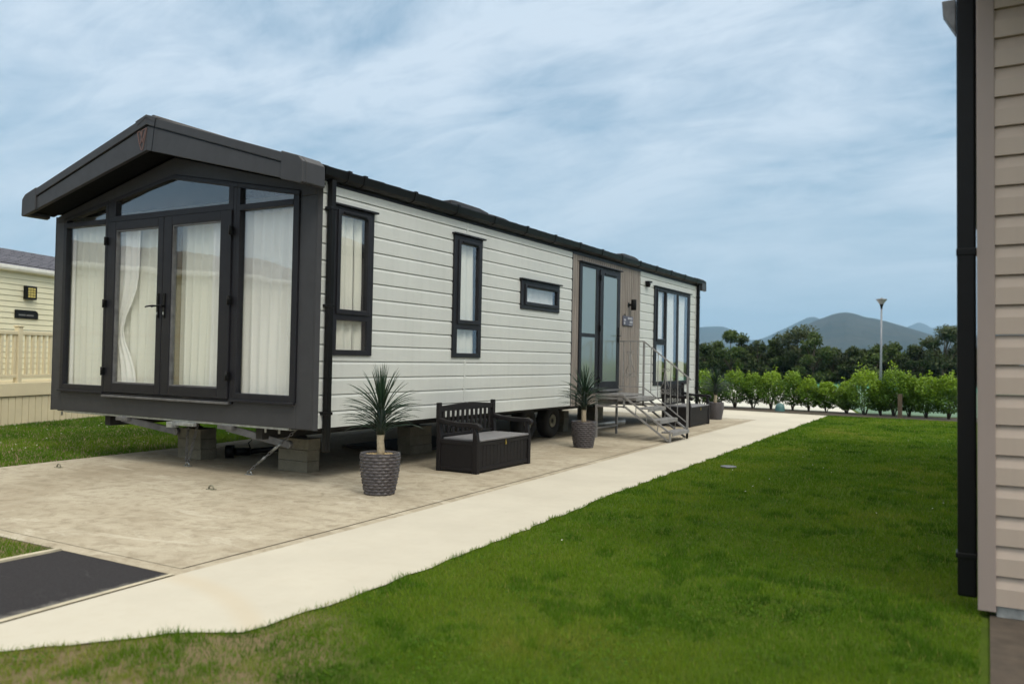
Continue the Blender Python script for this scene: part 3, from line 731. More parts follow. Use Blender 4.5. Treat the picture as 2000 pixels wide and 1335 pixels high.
hp(MB().box(.0, .020, .08, 12.84, 3.10, 3.26).box(-4.62, -4.56, .0, 12.8, 3.10, 3.22), 'fascia', M['black_plastic'])
def pipe(y, zt, zlow=.36):
    p = hp(MB().box(.03, .095, y, y+.065, zlow, zt), 'downpipe', M['black_plastic'], bevel=.008)
    for z in (.75, 1.85, 2.85): MB().box(.0, .10, y-.014, y+.079, z-.015, z+.015).build('pipe_clip', M['black_plastic'], p, bevel=.003)
    return p
pipe(.066, 3.14)
pipe(12.46, 3.14)

# underside: floor edge, chassis rails, hanging arms
hp(MB().box(-4.50, -.03, .05, 12.45, .565, .598), 'floor_pan', M['underside'])
b = MB()
for x in (-.95, -3.6): b.box(x-.05, x+.05, .15, 12.3, .42, .56)
for k in range(7): b.box(-3.55, -1.0, 1.0+1.8*k, 1.05+1.8*k, .47, .555)
hp(b, 'chassis', M['underside'])
hp(MB().box(-4.30, -.38, .01, .05, .558, .579).box(-4.30, -.38, .045, .16, .552, .562), 'front_rail', M['galv'])
b = MB(); 
b.box(-2.13, -1.80, -.03, .02, .515, .556); b.box(-2.19, -2.10, -.08, .02, .49, .556)
hp(b, 'towing_socket', M['galv'], bevel=.004)
for (a, c) in (((-3.10, .00, .54), (-2.50, .30, .40)), ((-1.32, .03, .53), (-.72, .36, .36))):
    s_ = MB().bar(a, c, .035, .075); s_.box(a[0]-.10, a[0]+.12, -.02, .06, .515, .557)
    s_.tube([(c[0], c[1]-.02, c[2]), (c[0], c[1]+.03, c[2])], .045, 12); hp(s_, 'corner_steady', M['galv_dull'], bevel=.004)
for bx_ in (-.55, -.75, -4.40): hp(MB().lathe([(.012, 0), (.012, -.05), (.001, -.05)], 8, (bx_, .05, .56)), 'bolt', M['galv'])
def wheel(x, y):
    t_ = MB(); n = 36
    prof = [(.06, -.09), (.22, -.10), (.275, -.085), (.29, -.05), (.29, .05), (.275, .085), (.22, .10), (.13, .09), (.115, .05), (.06, -.09)]
    vs = [(x+w_, y+r_*math.cos(2*math.pi*k/n), .30+r_*math.sin(2*math.pi*k/n)) for r_, w_ in prof for k in range(n)]
    m_ = len(prof); fs = [(i*n+k, i*n+(k+1) % n, ((i+1) % m_)*n+(k+1) % n, ((i+1) % m_)*n+k) for i in range(m_) for k in range(n)]
    wh = hp(MB().tube([(x-.1, y, .30), (x+.09, y, .30)], .03, 12), 'wheel', M['tyre'])
    t_.add(vs, fs, True); t_.build('tyre', M['tyre'], wh)
    q = MB(); pr = [(.112, .086), (.105, .096), (.085, .086), (.06, .090), (.05, .084), (.046, .04)]
    vs = [(x+w_, y+r_*math.cos(2*math.pi*k/n), .30+r_*math.sin(2*math.pi*k/n)) for r_, w_ in pr for k in range(n)]
    q.add(vs, [(i*n+k, i*n+(k+1) % n, (i+1)*n+(k+1) % n, (i+1)*n+k) for i in range(len(pr)-1) for k in range(n)], True); q.build('rim', M['rim'], wh)
wheel(-.62, 6.33); wheel(-.62, 5.45)
hp(MB().tube([(-4.2, 6.33, .30), (-.7, 6.33, .30)], .035), 'axle', M['underside'])

# curtains hang inside the glazing
def curtain(x0, x1, y, z0, z1, folds, amp, m, label, sag=0.0, tie=None):
    n = int(folds*10); rows = 14; vs = []; ph = [random.uniform(-.6, .6) for _ in range(n+1)]
    for j in range(rows+1):
        v = j/rows; z = z0+(z1-z0)*v
        for i in range(n+1):
            u = i/n; k = 1.0
            xx = x0+(x1-x0)*u
            if tie:
                kk = 1-tie[1]*math.exp(-((v-tie[0])/.16)**2)
                xx = x0+(xx-x0)*kk if tie[2] > 0 else x1-(x1-xx)*kk
            a = amp*(.7+.5*math.sin(3.1*u+1.3*v))*math.sin(2*math.pi*folds*u+.6*ph[0]+.5*math.sin(2.2*v+i*.05))
            vs.append((xx, y+a, z))
    fs = [(j*(n+1)+i, j*(n+1)+i+1, (j+1)*(n+1)+i+1, (j+1)*(n+1)+i) for j in range(rows) for i in range(n)]
    o = MB().add(vs, fs, True).build('curtain', m); o.location = (XS, YF, 0)
    return tag(o, label, 'curtain', 'curtains behind the glazing of the grey caravan')
curtain(-4.34, -3.45, .13, .68, 2.945, 7, .028, M['curtain'], 'cream curtain filling the leftmost tall window of the glass front')
curtain(-4.34, -4.24, .085, .68, 2.945, 1.5, .015, M['net'], 'narrow white curtain edge at the left side of the leftmost front window')
curtain(-3.40, -2.95, .075, .68, 2.89, 4, .018, M['net'], 'white tied-back curtain in the left patio door', tie=(.42, .62, 1))
curtain(-3.40, -2.47, .15, .68, 2.89, 6.5, .026, M['curtain'], 'cream curtain behind the white one in the left patio door')
curtain(-2.34, -2.215, .10, .68, 2.90, 1.5, .018, M['drape'], 'narrow brown patterned curtain at the left of the right patio door')
curtain(-2.37, -1.58, .15, .68, 2.90, 6.5, .028, M['curtain'], 'cream curtain filling the right patio door')
curtain(-1.70, -1.42, .09, .68, 2.90, 3, .02, M['net'], 'white curtain at the right side of the right patio door')
curtain(-1.28, -.34, .13, .68, 2.90, 7, .028, M['net'], 'white curtain with eyelets filling the right window of the glass front')
def side_curtain(y0, y1, x, z0, z1, folds, amp, m, label):
    n = int(folds*10); vs = []
    for z in (z0, (z0+z1)/2, z1):
        for i in range(n+1): u = i/n; vs.append((x+amp*math.sin(2*math.pi*folds*u+z), y0+(y1-y0)*u, z))
    o = MB().add(vs, [(j*(n+1)+i, j*(n+1)+i+1, (j+1)*(n+1)+i+1, (j+1)*(n+1)+i) for j in range(2) for i in range(n)], True).build('curtain', m); o.location = (XS, YF, 0)
    return tag(o, label, 'curtain', 'curtains behind the glazing of the grey caravan')
side_curtain(.15, .56, -.05, 1.30, 2.93, 3, .018, M['blind'], 'cream curtain in the side window nearest the glass front')
side_curtain(.57, .98, -.05, 1.30, 2.93, 3, .018, M['curtain'], 'second cream curtain at the far edge of the first side window')
side_curtain(2.44, 3.20, -.045, 1.32, 2.93, 4.5, .016, M['blind'], 'cream curtain in the tall narrow side window')
side_curtain(4.2, 5.50, -.045, 2.05, 2.52, 7, .008, M['net'], 'pale blind behind the small horizontal window')
side_curtain(9.75, 11.05, -.05, .85, 2.9, 9, .018, M['net'], 'white curtain at the near side of the wide side window')
side_curtain(11.06, 12.2, -.05, .85, 2.9, 8, .018, M['net'], 'white curtain at the far side of the wide side window')

# ------------------------------------------------------------------ block stacks, chains, things under the caravan
def blk(x0, x1, y0, y1, z0, z1, label):
    o = MB().box(x0, x1, y0, y1, z0, z1).build('concrete_block', M['block'], bevel=.006)
    return tag(o, label, 'block', 'concrete blocks stacked under the grey caravan')
def stack(x0, x1, y0, y1, where, half=True):
    for k, nm in enumerate(('bottom', 'middle', 'top')):
        j = random.uniform(-.006, .006)
        blk(x0+j, x1+j, y0+j, y1+j, .008+k*.128, .008+(k+1)*.128-.003, nm+' concrete block of the stack '+where)
stack(-7.11, -6.66, 6.97, 7.17, 'under the right front corner of the grey caravan')
stack(-8.94, -8.51, 7.02, 7.27, 'under the middle of the glass front, beside a chain')
stack(-7.00, -6.78, 9.05, 9.55, 'between the first potted plant and the near bench')
stack(-7.10, -6.79, 13.75, 13.95, 'behind the second potted plant')
stack(-7.3, -6.85, 15.4, 15.7, 'behind the entrance steps')
pk = MB()
for (x, y) in ((-6.87, 7.08), (-8.72, 7.14), (-6.89, 9.3), (-6.95, 13.85), (-7.0, 15.5)): pk.lathe([(.07, 0), (.07, .012), (.03, .03), (.03, .14), (.08, .15), (.08, .17)], 14, (x, y, .392))
o = pk.build('jack', M['underside'], house); o.matrix_parent_inverse = Matrix.Translation((-XS, -YF, 0))
def chain(a, c, nm, r_=.012):
    a = Vector(a); c = Vector(c); L = (c-a).length; n = int(L/.042); b = MB(); d_ = (c-a)/L
    for k in range(n):
        p = a+d_*(k+.5)*L/n; s1 = d_.cross(Vector((0, 1, .2))).normalized(); s2 = d_.cross(s1)
        s_ = s1 if k % 2 else s2
        b.tube([p+d_*.026*math.cos(q*math.pi/4)+s_*.015*math.sin(q*math.pi/4) for q in range(9)], .0058, 5, False)
    return b
def ring(b, x, y, r_=.035, t_=.007):
    b.tube([(x+r_*math.cos(q*math.pi/6), y, .012+r_*1.1*math.sin(q*math.pi/6)) for q in range(7)], t_, 6)
    b.box(x-.05, x+.05, y-.025, y+.025, .006, .014)
for (ax, ay, tops, label) in ((-8.17, 6.56, [(-7.27, 5.80+.3, .56)], ''),):
    pass
t_ = empty('tie_down_chain', (-8.17, 6.56, 0), 0, 'pair of steel chains hanging to a floor anchor beside the left block stack', 'chain', 'anchor chains under the glass front')
chain((-.02, .0, .06), (-.04, .03, .55), '').build('chain', M['galv_dull'], t_); chain((.02, .0, .06), (.13, .04, .55), '').build('chain', M['galv_dull'], t_)
b = MB(); ring(b, 0, 0); b.build('anchor', M['galv'], t_)
t_ = empty('tie_down_chain', (-7.07, 6.50, 0), 0, 'taut steel chain with turnbuckle slanting to a floor anchor by the right block stack', 'chain', 'anchor chains under the glass front')
chain((.0, .0, .05), (.56, .12, .52), '').build('chain', M['galv_dull'], t_)
b = MB(); ring(b, 0, 0); b.build('anchor', M['galv'], t_)
MB().tube([(.27, .058, .275), (.38, .081, .37)], .017, 8).tube([(.11, .024, .142), (.20, .043, .22)], .013, 8).build('turnbuckle', M['galv'], t_)
for (x, y, label) in ((-9.15, 5.60, 'small rusty ring anchor in the slab near the side grass'), (-6.59, 5.58, 'small rusty ring anchor in the slab in front of the glass doors')):
    b = MB(); ring(b, 0, 0, .035, .008); o = b.build('ring_anchor', M['rim']); o.location = (x, y, 0); tag(o, label, 'anchor', 'ring anchors in the concrete slab')
t_ = empty('waste_pipe', (-8.45, 7.35, 0), 0, 'black waste pipe with a wide open end lying under the caravan', 'pipe')
b = MB(); b.tube([(.02, 0, .09), (.10, .07, .09)], .085, 18).tube([(.1, .07, .09), (.25, .20, .09)], .05, 14).tube([(.25, .20, .09), (.75, .70, .16)], .035, 12); b.tube([(.25, .2, .12), (.23, .18, .2), (.27, .2, .24)], .008)
b.build('pipe', M['black_plastic'], t_)
b = MB().box(-8.1, -6.9, 9.2, 11.2, .012, .05); o = b.build('timber_board', M['underside']); tag(o, 'dark board lying on the slab beneath the caravan', 'board')
b = MB().tube([(-6.95, 14.7, .05), (-6.3, 15.5, .13)], .05, 10).tube([(-6.95, 15.2, .04), (-6.5, 15.35, .04)], .04, 10)
tag(b.build('metal_leg', M['galv']), 'galvanised metal legs lying on the slab behind the entrance steps', 'legs')

# ------------------------------------------------------------------ entrance steps
st = empty('entrance_steps', (-5.88, 13.16, 0), 0, 'grey steel entrance steps with a platform and scrolled handrail at the side door', 'steps')
W = .90
b = MB().box(.03, .52, .0, W, .735, .765)
for k in range(6): b.box(.03+.08*k, .045+.08*k, .0, W, .766, .772)
b.build('platform', M['steel_paint'], st, bevel=.003)
b = MB()
for z in (.70, .56): b.bar((.01, .0, z), (.52, .0, z), .03, .03); b.bar((.01, W, z), (.52, W, z), .03, .03); b.bar((.01, .0, z), (.01, W, z), .03, .03)
b.bar((.52, .0, .70), (.52, W, .70), .03, .03); b.bar((.52, 0, .76), (.52, 0, .54), .03, .03); b.bar((.52, W, .76), (.52, W, .54), .03, .03)
b.bar((.01, .02, .58), (.5, W-.02, .68), .015, .015)
b.build('platform_frame', M['steel_paint'], st)
for y in (0, W): MB().bar((.01, y, .012), (.01, y, .77), .035, .035).build('leg', M['steel_paint'], st)
MB().bar((.01, 0, .17), (.01, W, .17), .028, .028).build('brace', M['steel_paint'], st)
for y in (0.0, W):
    b = MB(); b.bar((.54, y, .72), (1.33, y, .17), .03, .032, (0, 1, 0)); b.bar((.54, y, .56), (1.31, y, .03), .03, .032, (0, 1, 0))
    b.bar((1.34, y, .0), (1.34, y, .19), .032, .032)
    for q in (.25, .5, .75): b.bar((.54+.79*q, y, .72-.55*q), (.54+.77*q, y, .56-.53*q), .012, .012)
    b.build('stringer', M['steel_paint'], st)
for k in range(4):
    x0 = .54+.215*k; z = .745-.19*k if k else .725
    b = MB().box(x0, x0+.20, .012, W-.012, z-.022, z).box(x0+.186, x0+.2005, .012, W-.012, z-.062, z-.0225)
    for q in range(5): b.box(x0+.01+.04*q, x0+.02+.04*q, .02, W-.02, z, z+.005)
    b.build('tread', M['steel_paint'], st, bevel=.003)
hr = MB(); hr.bar((.01, W, 1.70), (.52, W, 1.70), .022, .022); hr.bar((.52, W, 1.70), (1.34, W, 1.08), .022, .022); hr.bar((1.34, W, 1.08), (1.40, W, 1.035), .022, .022)
hr.bar((.01, W, .88), (.52, W, .88), .014, .014); hr.bar((.52, W, .88), (1.34, W, .28), .016, .016)
hr.build('handrail', M['steel_paint'], st)
MB().bar((.52, W, .62), (.52, W, 1.71), .032, .032).build('post', M['steel_paint'], st); MB().bar((1.34, W, .0), (1.34, W, 1.09), .032, .032).build('post', M['steel_paint'], st)
MB().bar((.01, W, .75), (.01, W, 1.70), .022, .022).build('post', M['steel_paint'], st)
def bal(x):
    if x < .52: return .88, 1.70
    t = (x-.52)/.82; return .88-.60*t, 1.70-.62*t
for x in (.13, .26, .40, .66, .79, 1.03, 1.16, .93): 
    a, c = bal(x); MB().bar((x, W, a), (x, W, c), .012, .012).build('baluster', M['steel_paint'], st)
def scroll(xc, z0, z1):
    b = MB()
    for s in (-1, 1):
        pts = [(xc+s*.012, W, z1-.02)]
        for q in range(14): a = q*.5; r_ = .036*(1-q/18); pts.append((xc+s*(.045-r_*math.cos(a)), W, z1-.03+r_*math.sin(a)))
        b.tube(pts, .0062, 5)
        b.tube([(xc+s*.008, W, z1-.04), (xc+s*.03, W, (z0+z1)/2+.02), (xc+s*.085, W, z0+.12)], .0062, 5)
        pts = []
        for q in range(18): a = q*.5; r_ = .05*(1-q/24); pts.append((xc+s*(.05+r_*math.cos(a)), W, z0+.08-r_*math.sin(a)))
        b.tube(pts, .0062, 5)
    b.build('scroll', M['steel_paint'], st)
scroll(.262, 1.02, 1.52); scroll(.93, .74, 1.22)

# ------------------------------------------------------------------ storage benches
def make_bench():
    L = 1.29; D = .575; m = M['bench']
    t = empty('storage_bench', (0, 0, 0), 0, 'dark brown resin storage bench with grey lid beside the second potted plant', 'bench', 'storage benches along the caravan side')
    for y in (0, L-.062):
        MB().prism([(0, 0), (.06, 0), (.06, .42), (.035, .60), (.035, .80), (-.01, .80), (-.01, .60), (0, .42)], 'y', y, y+.062).build('back_post', m, t, bevel=.006)
        MB().prism([(D-.065, 0), (D, 0), (D, .36), (D-.012, .45), (D-.035, .53), (D-.065, .53)], 'y', y, y+.062).build('front_post', m, t, bevel=.006)
        MB().prism([(.03, .575), (.03, .625), (.12, .60), (.30, .582), (.50, .582), (.56, .578), (.60, .56), (.612, .53), (.60, .505), (.575, .50), (.56, .53), (.30, .533), (.12, .55)], 'y', y-.006, y+.068).build('armrest', m, t, bevel=.008)
        MB().box(.06, D-.066, y+.014, y+.04, .03, .33).box(.06, D-.066, y+.005, y+.055, .325, .375).box(.06, D-.066, y+.006, y+.05, .02, .06).build('side_panel', m, t, bevel=.004)
    b = MB().box(D-.045, D-.022, .063, L-.063, .07, .32)
    for k in range(15): yy = .075+k*(L-.15)/14.0; b.box(D-.022, D-.017, yy+.003, yy+(L-.15)/14-.003, .075, .315) if k < 14 else None
    b.build('front_panel', m, t)
    MB().box(D-.052, D-.008, .063, L-.063, .316, .366).box(D-.05, D-.012, .063, L-.063, .02, .072).build('front_rail', m, t, bevel=.005)
    MB().box(.01, .04, .063, L-.063, .03, .36).build('back_panel', m, t)
    MB().box(.055, D+.004, .066, L-.066, .368, .392).build('lid', M['lid'], t, bevel=.008)
    tp = [(.062, .695), (L-.062, .695), (L-.062, .758), (L/2+.04, .785), (L/2+.015, .776), (L/2-.015, .776), (L/2-.04, .785), (.062, .758)]
    MB().prism(tp, 'x', -.004, .028).build('top_rail', m, t, bevel=.005)
    MB().box(.0, .03, .062, L-.062, .395, .43).build('lower_rail', m, t, bevel=.004)
    for k in range(11): y = .10+k*(L-.2-.045)/10; MB().box(.004, .022, y, y+.045, .43, .695).build('slat', m, t, bevel=.003)
    MB().box(D+.0, D+.012, L*.5-.012, L*.5+.012, .30, .335).tube([(D+.006, L*.5-.008, .335), (D+.006, L*.5-.006, .356), (D+.006, L*.5+.006, .356), (D+.006, L*.5+.008, .335)], .003, 5).build('padlock', M['brass'], t, bevel=.003)
    return t
bench = make_bench(); bench.location = (-5.648, 8.045, .008); bench['label'] = 'near dark brown storage bench with grey lid between the two nearer potted plants'
b2 = dup(bench, (-5.862, 16.45, .008), 0, 'far dark brown storage bench with grey lid behind the entrance steps')
b2.scale = (1.07, 1.05, 1.09)

# ------------------------------------------------------------------ potted yuccas
def make_plant(seed):
    rd = random.Random(seed)
    t = empty('potted_plant', (0, 0, 0), 0, '', 'plant', 'potted yuccas along the caravan side')
    # pot: woven strips
    n = 96; rows = 26; vs = []
    def rad(z):
        q = z/.392; return .142+.050*math.sin(min(1, q*1.05)*math.pi/2)*1.0
    prof_rows = 13
    b = MB(); NS = 112
    for r_ in range(prof_rows):
        z0 = .392*r_/prof_rows; z1 = .392*(r_+1)/prof_rows
        for (q, off) in ((0, -.004), (.18, .003), (.5, .0055), (.82, .003), (1, -.004)):
            z = z0+(z1-z0)*q
            for k in range(NS):
                a = 2*math.pi*k/NS; wv = .0042*math.sin(a*14+math.pi*(r_ % 2))
                rr = rad(z)+(off if q in (0, 1) else off+wv); vs.append((rr*math.cos(a), rr*math.sin(a), z))
    R_ = prof_rows*5
    fs = [(i*NS+k, i*NS+(k+1) % NS, (i+1)*NS+(k+1) % NS, (i+1)*NS+k) for i in range(R_-1) for k in range(NS)]
    b.add(vs, fs, True)
    b.lathe([(rad(.392)-.004, .392), (rad(.392)+.004, .399), (rad(.392)-.012, .403), (rad(.392)-.02, .392), (rad(.392)-.022, .33)], 48)
    b.lathe([(.001, .0), (.14, .0), (.142, .004)], 48)
    pot = b.build('pot', M['pot'], t)
    gb = MB().lathe([(.001, .378), (.08, .376), (.168, .372)], 40)
    for k in range(260):
        a = rd.random()*6.28; r_ = .165*math.sqrt(rd.random()); s = .006+.006*rd.random(); x, y = r_*math.cos(a), r_*math.sin(a); z = .376
        gb.add([(x-s, y, z), (x+s, y, z+.003), (x, y+s, z), (x, y-s, z), (x, y, z+s*1.2)], [(0, 3, 4), (3, 1, 4), (1, 2, 4), (2, 0, 4)])
    gb.build('gravel', M['gravel'], pot)
    MB().tube([(0, 0, .36), (.004, .003, .43), (-.002, .0, .52), (.002, 0, .58), (0, 0, .62)], [.036, .037, .034, .039, .034], 14).build('trunk', M['trunk_pale'], t)
    V = []; F = []; T = []
    NL = 130
    for i in range(NL):
        q = i/(NL-1); az = i*2.39996+rd.uniform(-.2, .2); zc = .585+.29*q
        el = (R(24+14*q) if q < .62 else R(36+50*(q-.62)/.38))+R(rd.uniform(-8, 8)); L = (.39+.07*rd.random())*(1.0 if q < .7 else .95)
        droop = (1.5 if q < .62 else 1.3-1.1*(q-.62)/.38)*(.75+.5*rd.random()); w0 = .0095+.0035*rd.random()+(.004 if q > .6 else 0)
        p = Vector((math.cos(az)*.022, math.sin(az)*.022, zc)); segs = 7; e = el+R(12); base = len(V)
        side = Vector((-math.sin(az), math.cos(az), 0))
        for s in range(segs+1):
            u = s/segs; ww = w0*(.8+.5*u if u < .3 else .95*(1-((u-.3)/.7)**3)+.03)
            dirv = Vector((math.cos(az)*math.cos(e), math.sin(az)*math.cos(e), math.sin(e))); nrm = side.cross(dirv)
            V += [p-side*ww*.42+nrm*ww*.28, p-nrm*ww*.28, p+side*ww*.42+nrm*ww*.28]
            p = p+dirv*(L/segs); e -= droop/segs*.55*(1+.6*u)
        for s in range(segs):
            tv = min(1, max(0, .12+.75*max(0, q-.45)+rd.uniform(-.12, .2)))
            F += [(base+3*s, base+3*s+1, base+3*s+4, base+3*s+3), (base+3*s+1, base+3*s+2, base+3*s+5, base+3*s+4)]; T += [tv, tv]
    me = fast_mesh('leaves', np.array([tuple(v) for v in V]), np.array(F), M['yucca'], True, np.array(T))
    o = bpy.data.objects.new('leaves', me); COL.objects.link(o); o.parent = t
    MB().tube([(0, 0, .575), (0, 0, .66), (0, 0, .80), (0, 0, .9)], [.045, .05, .04, .015], 12).build('leaf_core', M['yucca'], t)
    return t
for (sd_, x, y, rz, lb) in ((3, -5.125, 6.36, .3, 'spiky yucca in a woven grey pot nearest the camera, left of the near bench'), (9, -5.365, 11.56, 1.4, 'spiky yucca in a woven grey pot between the near bench and the steps'), (15, -5.55, 19.28, 2.2, 'spiky yucca in a woven grey pot farthest away beside the far bench')):
    p_ = make_plant(sd_); p_.location = (x, y, .008); p_.rotation_euler = (0, 0, rz); p_['label'] = lb

# ------------------------------------------------------------------ cream caravan and decking on the left
ND = Vector((-.333, .943, 0)).normalized(); ang = math.atan2(ND.y, ND.x)
# local: X along the wall, -Y towards the viewer
nb = empty('cream_caravan', (-14.852, 8.018, 0), ang, 'cream clad caravan with grey tiled roof behind a cream fence at the left edge', 'caravan')
dk = empty('deck_railing', (-14.852, 8.018, 0), ang, 'cream raised veranda deck with picket railing and vertical board skirt', 'veranda')
o_ = 1.2
b = MB(); pz = .11
zc_ = .3
while zc_ < 2.86:
    b.prism([(o_-.012, zc_), (o_, zc_+pz-.004), (o_+.1, zc_+pz-.004), (o_+.1, zc_)], 'x', -9, 9); zc_ += pz
b.build('wall', M['cream'], nb)
b = MB().prism([(o_-.14, 2.90), (o_-.12, 2.86), (o_, 2.86), (o_, 2.96), (o_-.14, 2.96)], 'x', -9.1, 9.1); b.build('gutter', M['white_gutter'], nb, bevel=.01)
b = MB(); n = 11
for k in range(n):
    a = o_-.10+2.3*k/n; c = o_-.10+2.3*(k+1)/n; za = 2.955+.66*k/n; zb_ = 2.955+.66*(k+1)/n
    b.prism([(a, za-.02), (a, za+.02), (c, zb_), (c, zb_-.02)], 'x', -9.1, 9.1)
b.prism([(3.4, 3.58), (3.4, 3.60), (5.7, 2.96), (5.7, 2.93)], 'x', -9.1, 9.1)
rfn = NT('grey tile roof'); wv = rfn.N('TexBrick', Scale=1.0, **{'Brick__Width': .30, 'Row__Height': .12, 'Mortar__Size': .012}); rfn.t.links.new(rfn.scaled((1, 1, 1), None, (0, 0, 0)), wv.inputs['Vector'])
wv.inputs['Color1'].default_value = (.10, .10, .125, 1); wv.inputs['Color2'].default_value = (.15, .15, .18, 1); wv.inputs['Mortar'].default_value = (.03, .03, .035, 1)
rfm = rfn.bsdf(wv.outputs['Color'], .7, 0, wv.outputs['Fac'], .5, .02); b.build('roof', rfm, nb)
lt = MB().box(1.79, 2.07, o_-.09, o_-.01, 2.335, 2.605).build('wall_light', M['black_plastic'], nb, bevel=.01)
b = MB()
for i in range(3):
    for j in range(4): b.box(1.83+.066*i, 1.885+.066*i, o_-.095, o_-.088, 2.375+.05*j, 2.415+.05*j)
b.build('lamp_glass', M['amber'], lt)
pl_ = MB().prism([(1.58, 1.95), (2.18, 1.95), (2.18, 2.06), (2.15, 2.10), (2.10, 2.12), (1.58, 2.12)], 'y', o_-.035, o_-.012).build('name_plate', M['black_plastic'], nb, bevel=.004)
MB().box(1.66, 1.84, o_-.038, o_-.035, 2.005, 2.035).box(1.86, 2.05, o_-.038, o_-.035, 2.003, 2.033).build('lettering', M['text_grey'], pl_)
b = MB(); x = -6.0
while x < 8.6: b.box(x, x+.142, -.02, .02, .0, .50); x += .158
b.build('skirt', M['cream_deck'], dk, bevel=.004)
MB().box(-6, 8.6, .025, .04, .0, .5).build('skirt_backing', M['frame'], dk)
MB().box(-6, 8.6, -.05, .02, .51, .745).box(-6, 8.6, .02, 1.15, .70, .745).build('deck', M['cream_deck'], dk, bevel=.008)
MB().box(-6, 8.6, -.01, .05, .83, .89).box(-6, 8.6, -.02, .06, 1.60, 1.665).build('rail', M['cream_deck'], dk, bevel=.008)
for k in range(9):
    x = .37-3*1.55+1.55*k; MB().box(x-.045, x+.055, -.035, .065, .70, 1.74).box(x-.06, x+.07, -.05, .08, 1.74, 1.765).build('post', M['cream_deck'], dk, bevel=.008)
x = -6; cnt = 0
pk_ = MB().box(-.03, .03, .0, .04, .89, 1.60).build('picket', M['cream_deck'], dk, bevel=.006)
pk_.location.x = -1.6; x = -1.6
while x < 6.6:
    x += .145; c = pk_.copy(); COL.objects.link(c); c.parent = dk; c.location.x = x

for (x, rz, lb) in ((-12.5, 0.06, 'cream caravan standing behind the viewer, mirrored faintly in the glass front'), (-19.5, 0.0, 'second cream caravan behind the viewer, farther to the left')):
    oc = empty('cream_caravan', (x, -11.5, 0), rz, lb, 'caravan')
    MB().prism([(-2.1, .55), (2.1, .55), (2.1, 2.95), (0, 3.45), (-2.1, 2.95)], 'y', -10, 0).build('wall', M['inner'], oc)
    MB().prism([(-2.35, 2.9), (0, 3.48), (2.35, 2.9), (2.35, 3.0), (0, 3.6), (-2.35, 3.0)], 'y', -10.2, .3).build('roof', rfm, oc)
    for wx in (-1.2, .3): MB().box(wx, wx+.9, .0, .04, 1.0, 2.6).build('window', M['frame'], oc)
    MB().box(-2.1, 2.1, -.02, .02, .0, .54).build('skirt', M['cream_deck'], oc)

# ------------------------------------------------------------------ tan caravan on the right
tb = empty('tan_caravan', (-.036, 5.188, 0), 0, 'tan clad caravan corner with a black downpipe at the right edge', 'caravan')
tb.rotation_euler = (0, R(-.55), 0)
b = MB(); z = .075
while z < 3.5:
    b.prism([(-.026, z), (-.025, z+.092), (-.004, z+.1575), (.08, z+.1575), (.08, z)], 'x', .080, 4.0); z += .1615
b.build('wall', M['tan'], tb)
MB().box(.0, .086, -.030, .06, .04, 3.55).box(.0, .03, .06, 9, .04, 3.5).build('corner_post', M['tan_post'], tb, bevel=.004)
MB().box(.087, 4.0, -.01, .06, .012, .072).build('base_rail', M['galv'], tb, bevel=.003)
dpn = MB().box(-.098, -.004, .02, .11, .09, 3.42).build('downpipe', M['black_plastic'], tb, bevel=.012, seg=3)
MB().box(-.101, .0, .017, .113, 1.97, 2.01).build('pipe_collar', M['black_plastic'], dpn, bevel=.005); MB().box(-.106, -.002, .014, .116, .30, .33).build('pipe_collar', M['black_plastic'], dpn, bevel=.005)
MB().prism([(-.10, 3.22), (-.10, 3.42), (-.17, 3.42), (-.165, 3.34)], 'y', .03, .10).build('bracket', M['galv_dull'], dpn, bevel=.005)
MB().box(-.02, 4.2, -.85, 9.2, 3.50, 3.56).build('soffit', M['soffit'], tb)
MB().prism([(-.08, 3.50), (4.2, 3.50), (4.2, 4.6), (2.2, 4.45), (-.08, 3.68)], 'y', -.90, -.855).build('bargeboard', M['black_plastic'], tb)
MB().prism([(-.05, 3.565), (4.2, 3.565), (4.2, 4.5), (2.2, 4.42), (-.05, 3.66)], 'y', -.85, 9.2).build('roof', M['roof'], tb)
MB().box(-.10, -.02, .02, 9.1, 3.43, 3.499).build('gutter', M['black_plastic'], tb, bevel=.01)
b = MB(); b.tube([(0, 0, 0), (0, 0, .018)], .10, 20); o = b.build('drain_cover', M['galv_dull']); o.location = (-2.87, 10.6, .006); tag(o, 'round metal drain cover half hidden in the lawn near the path', 'drain cover')

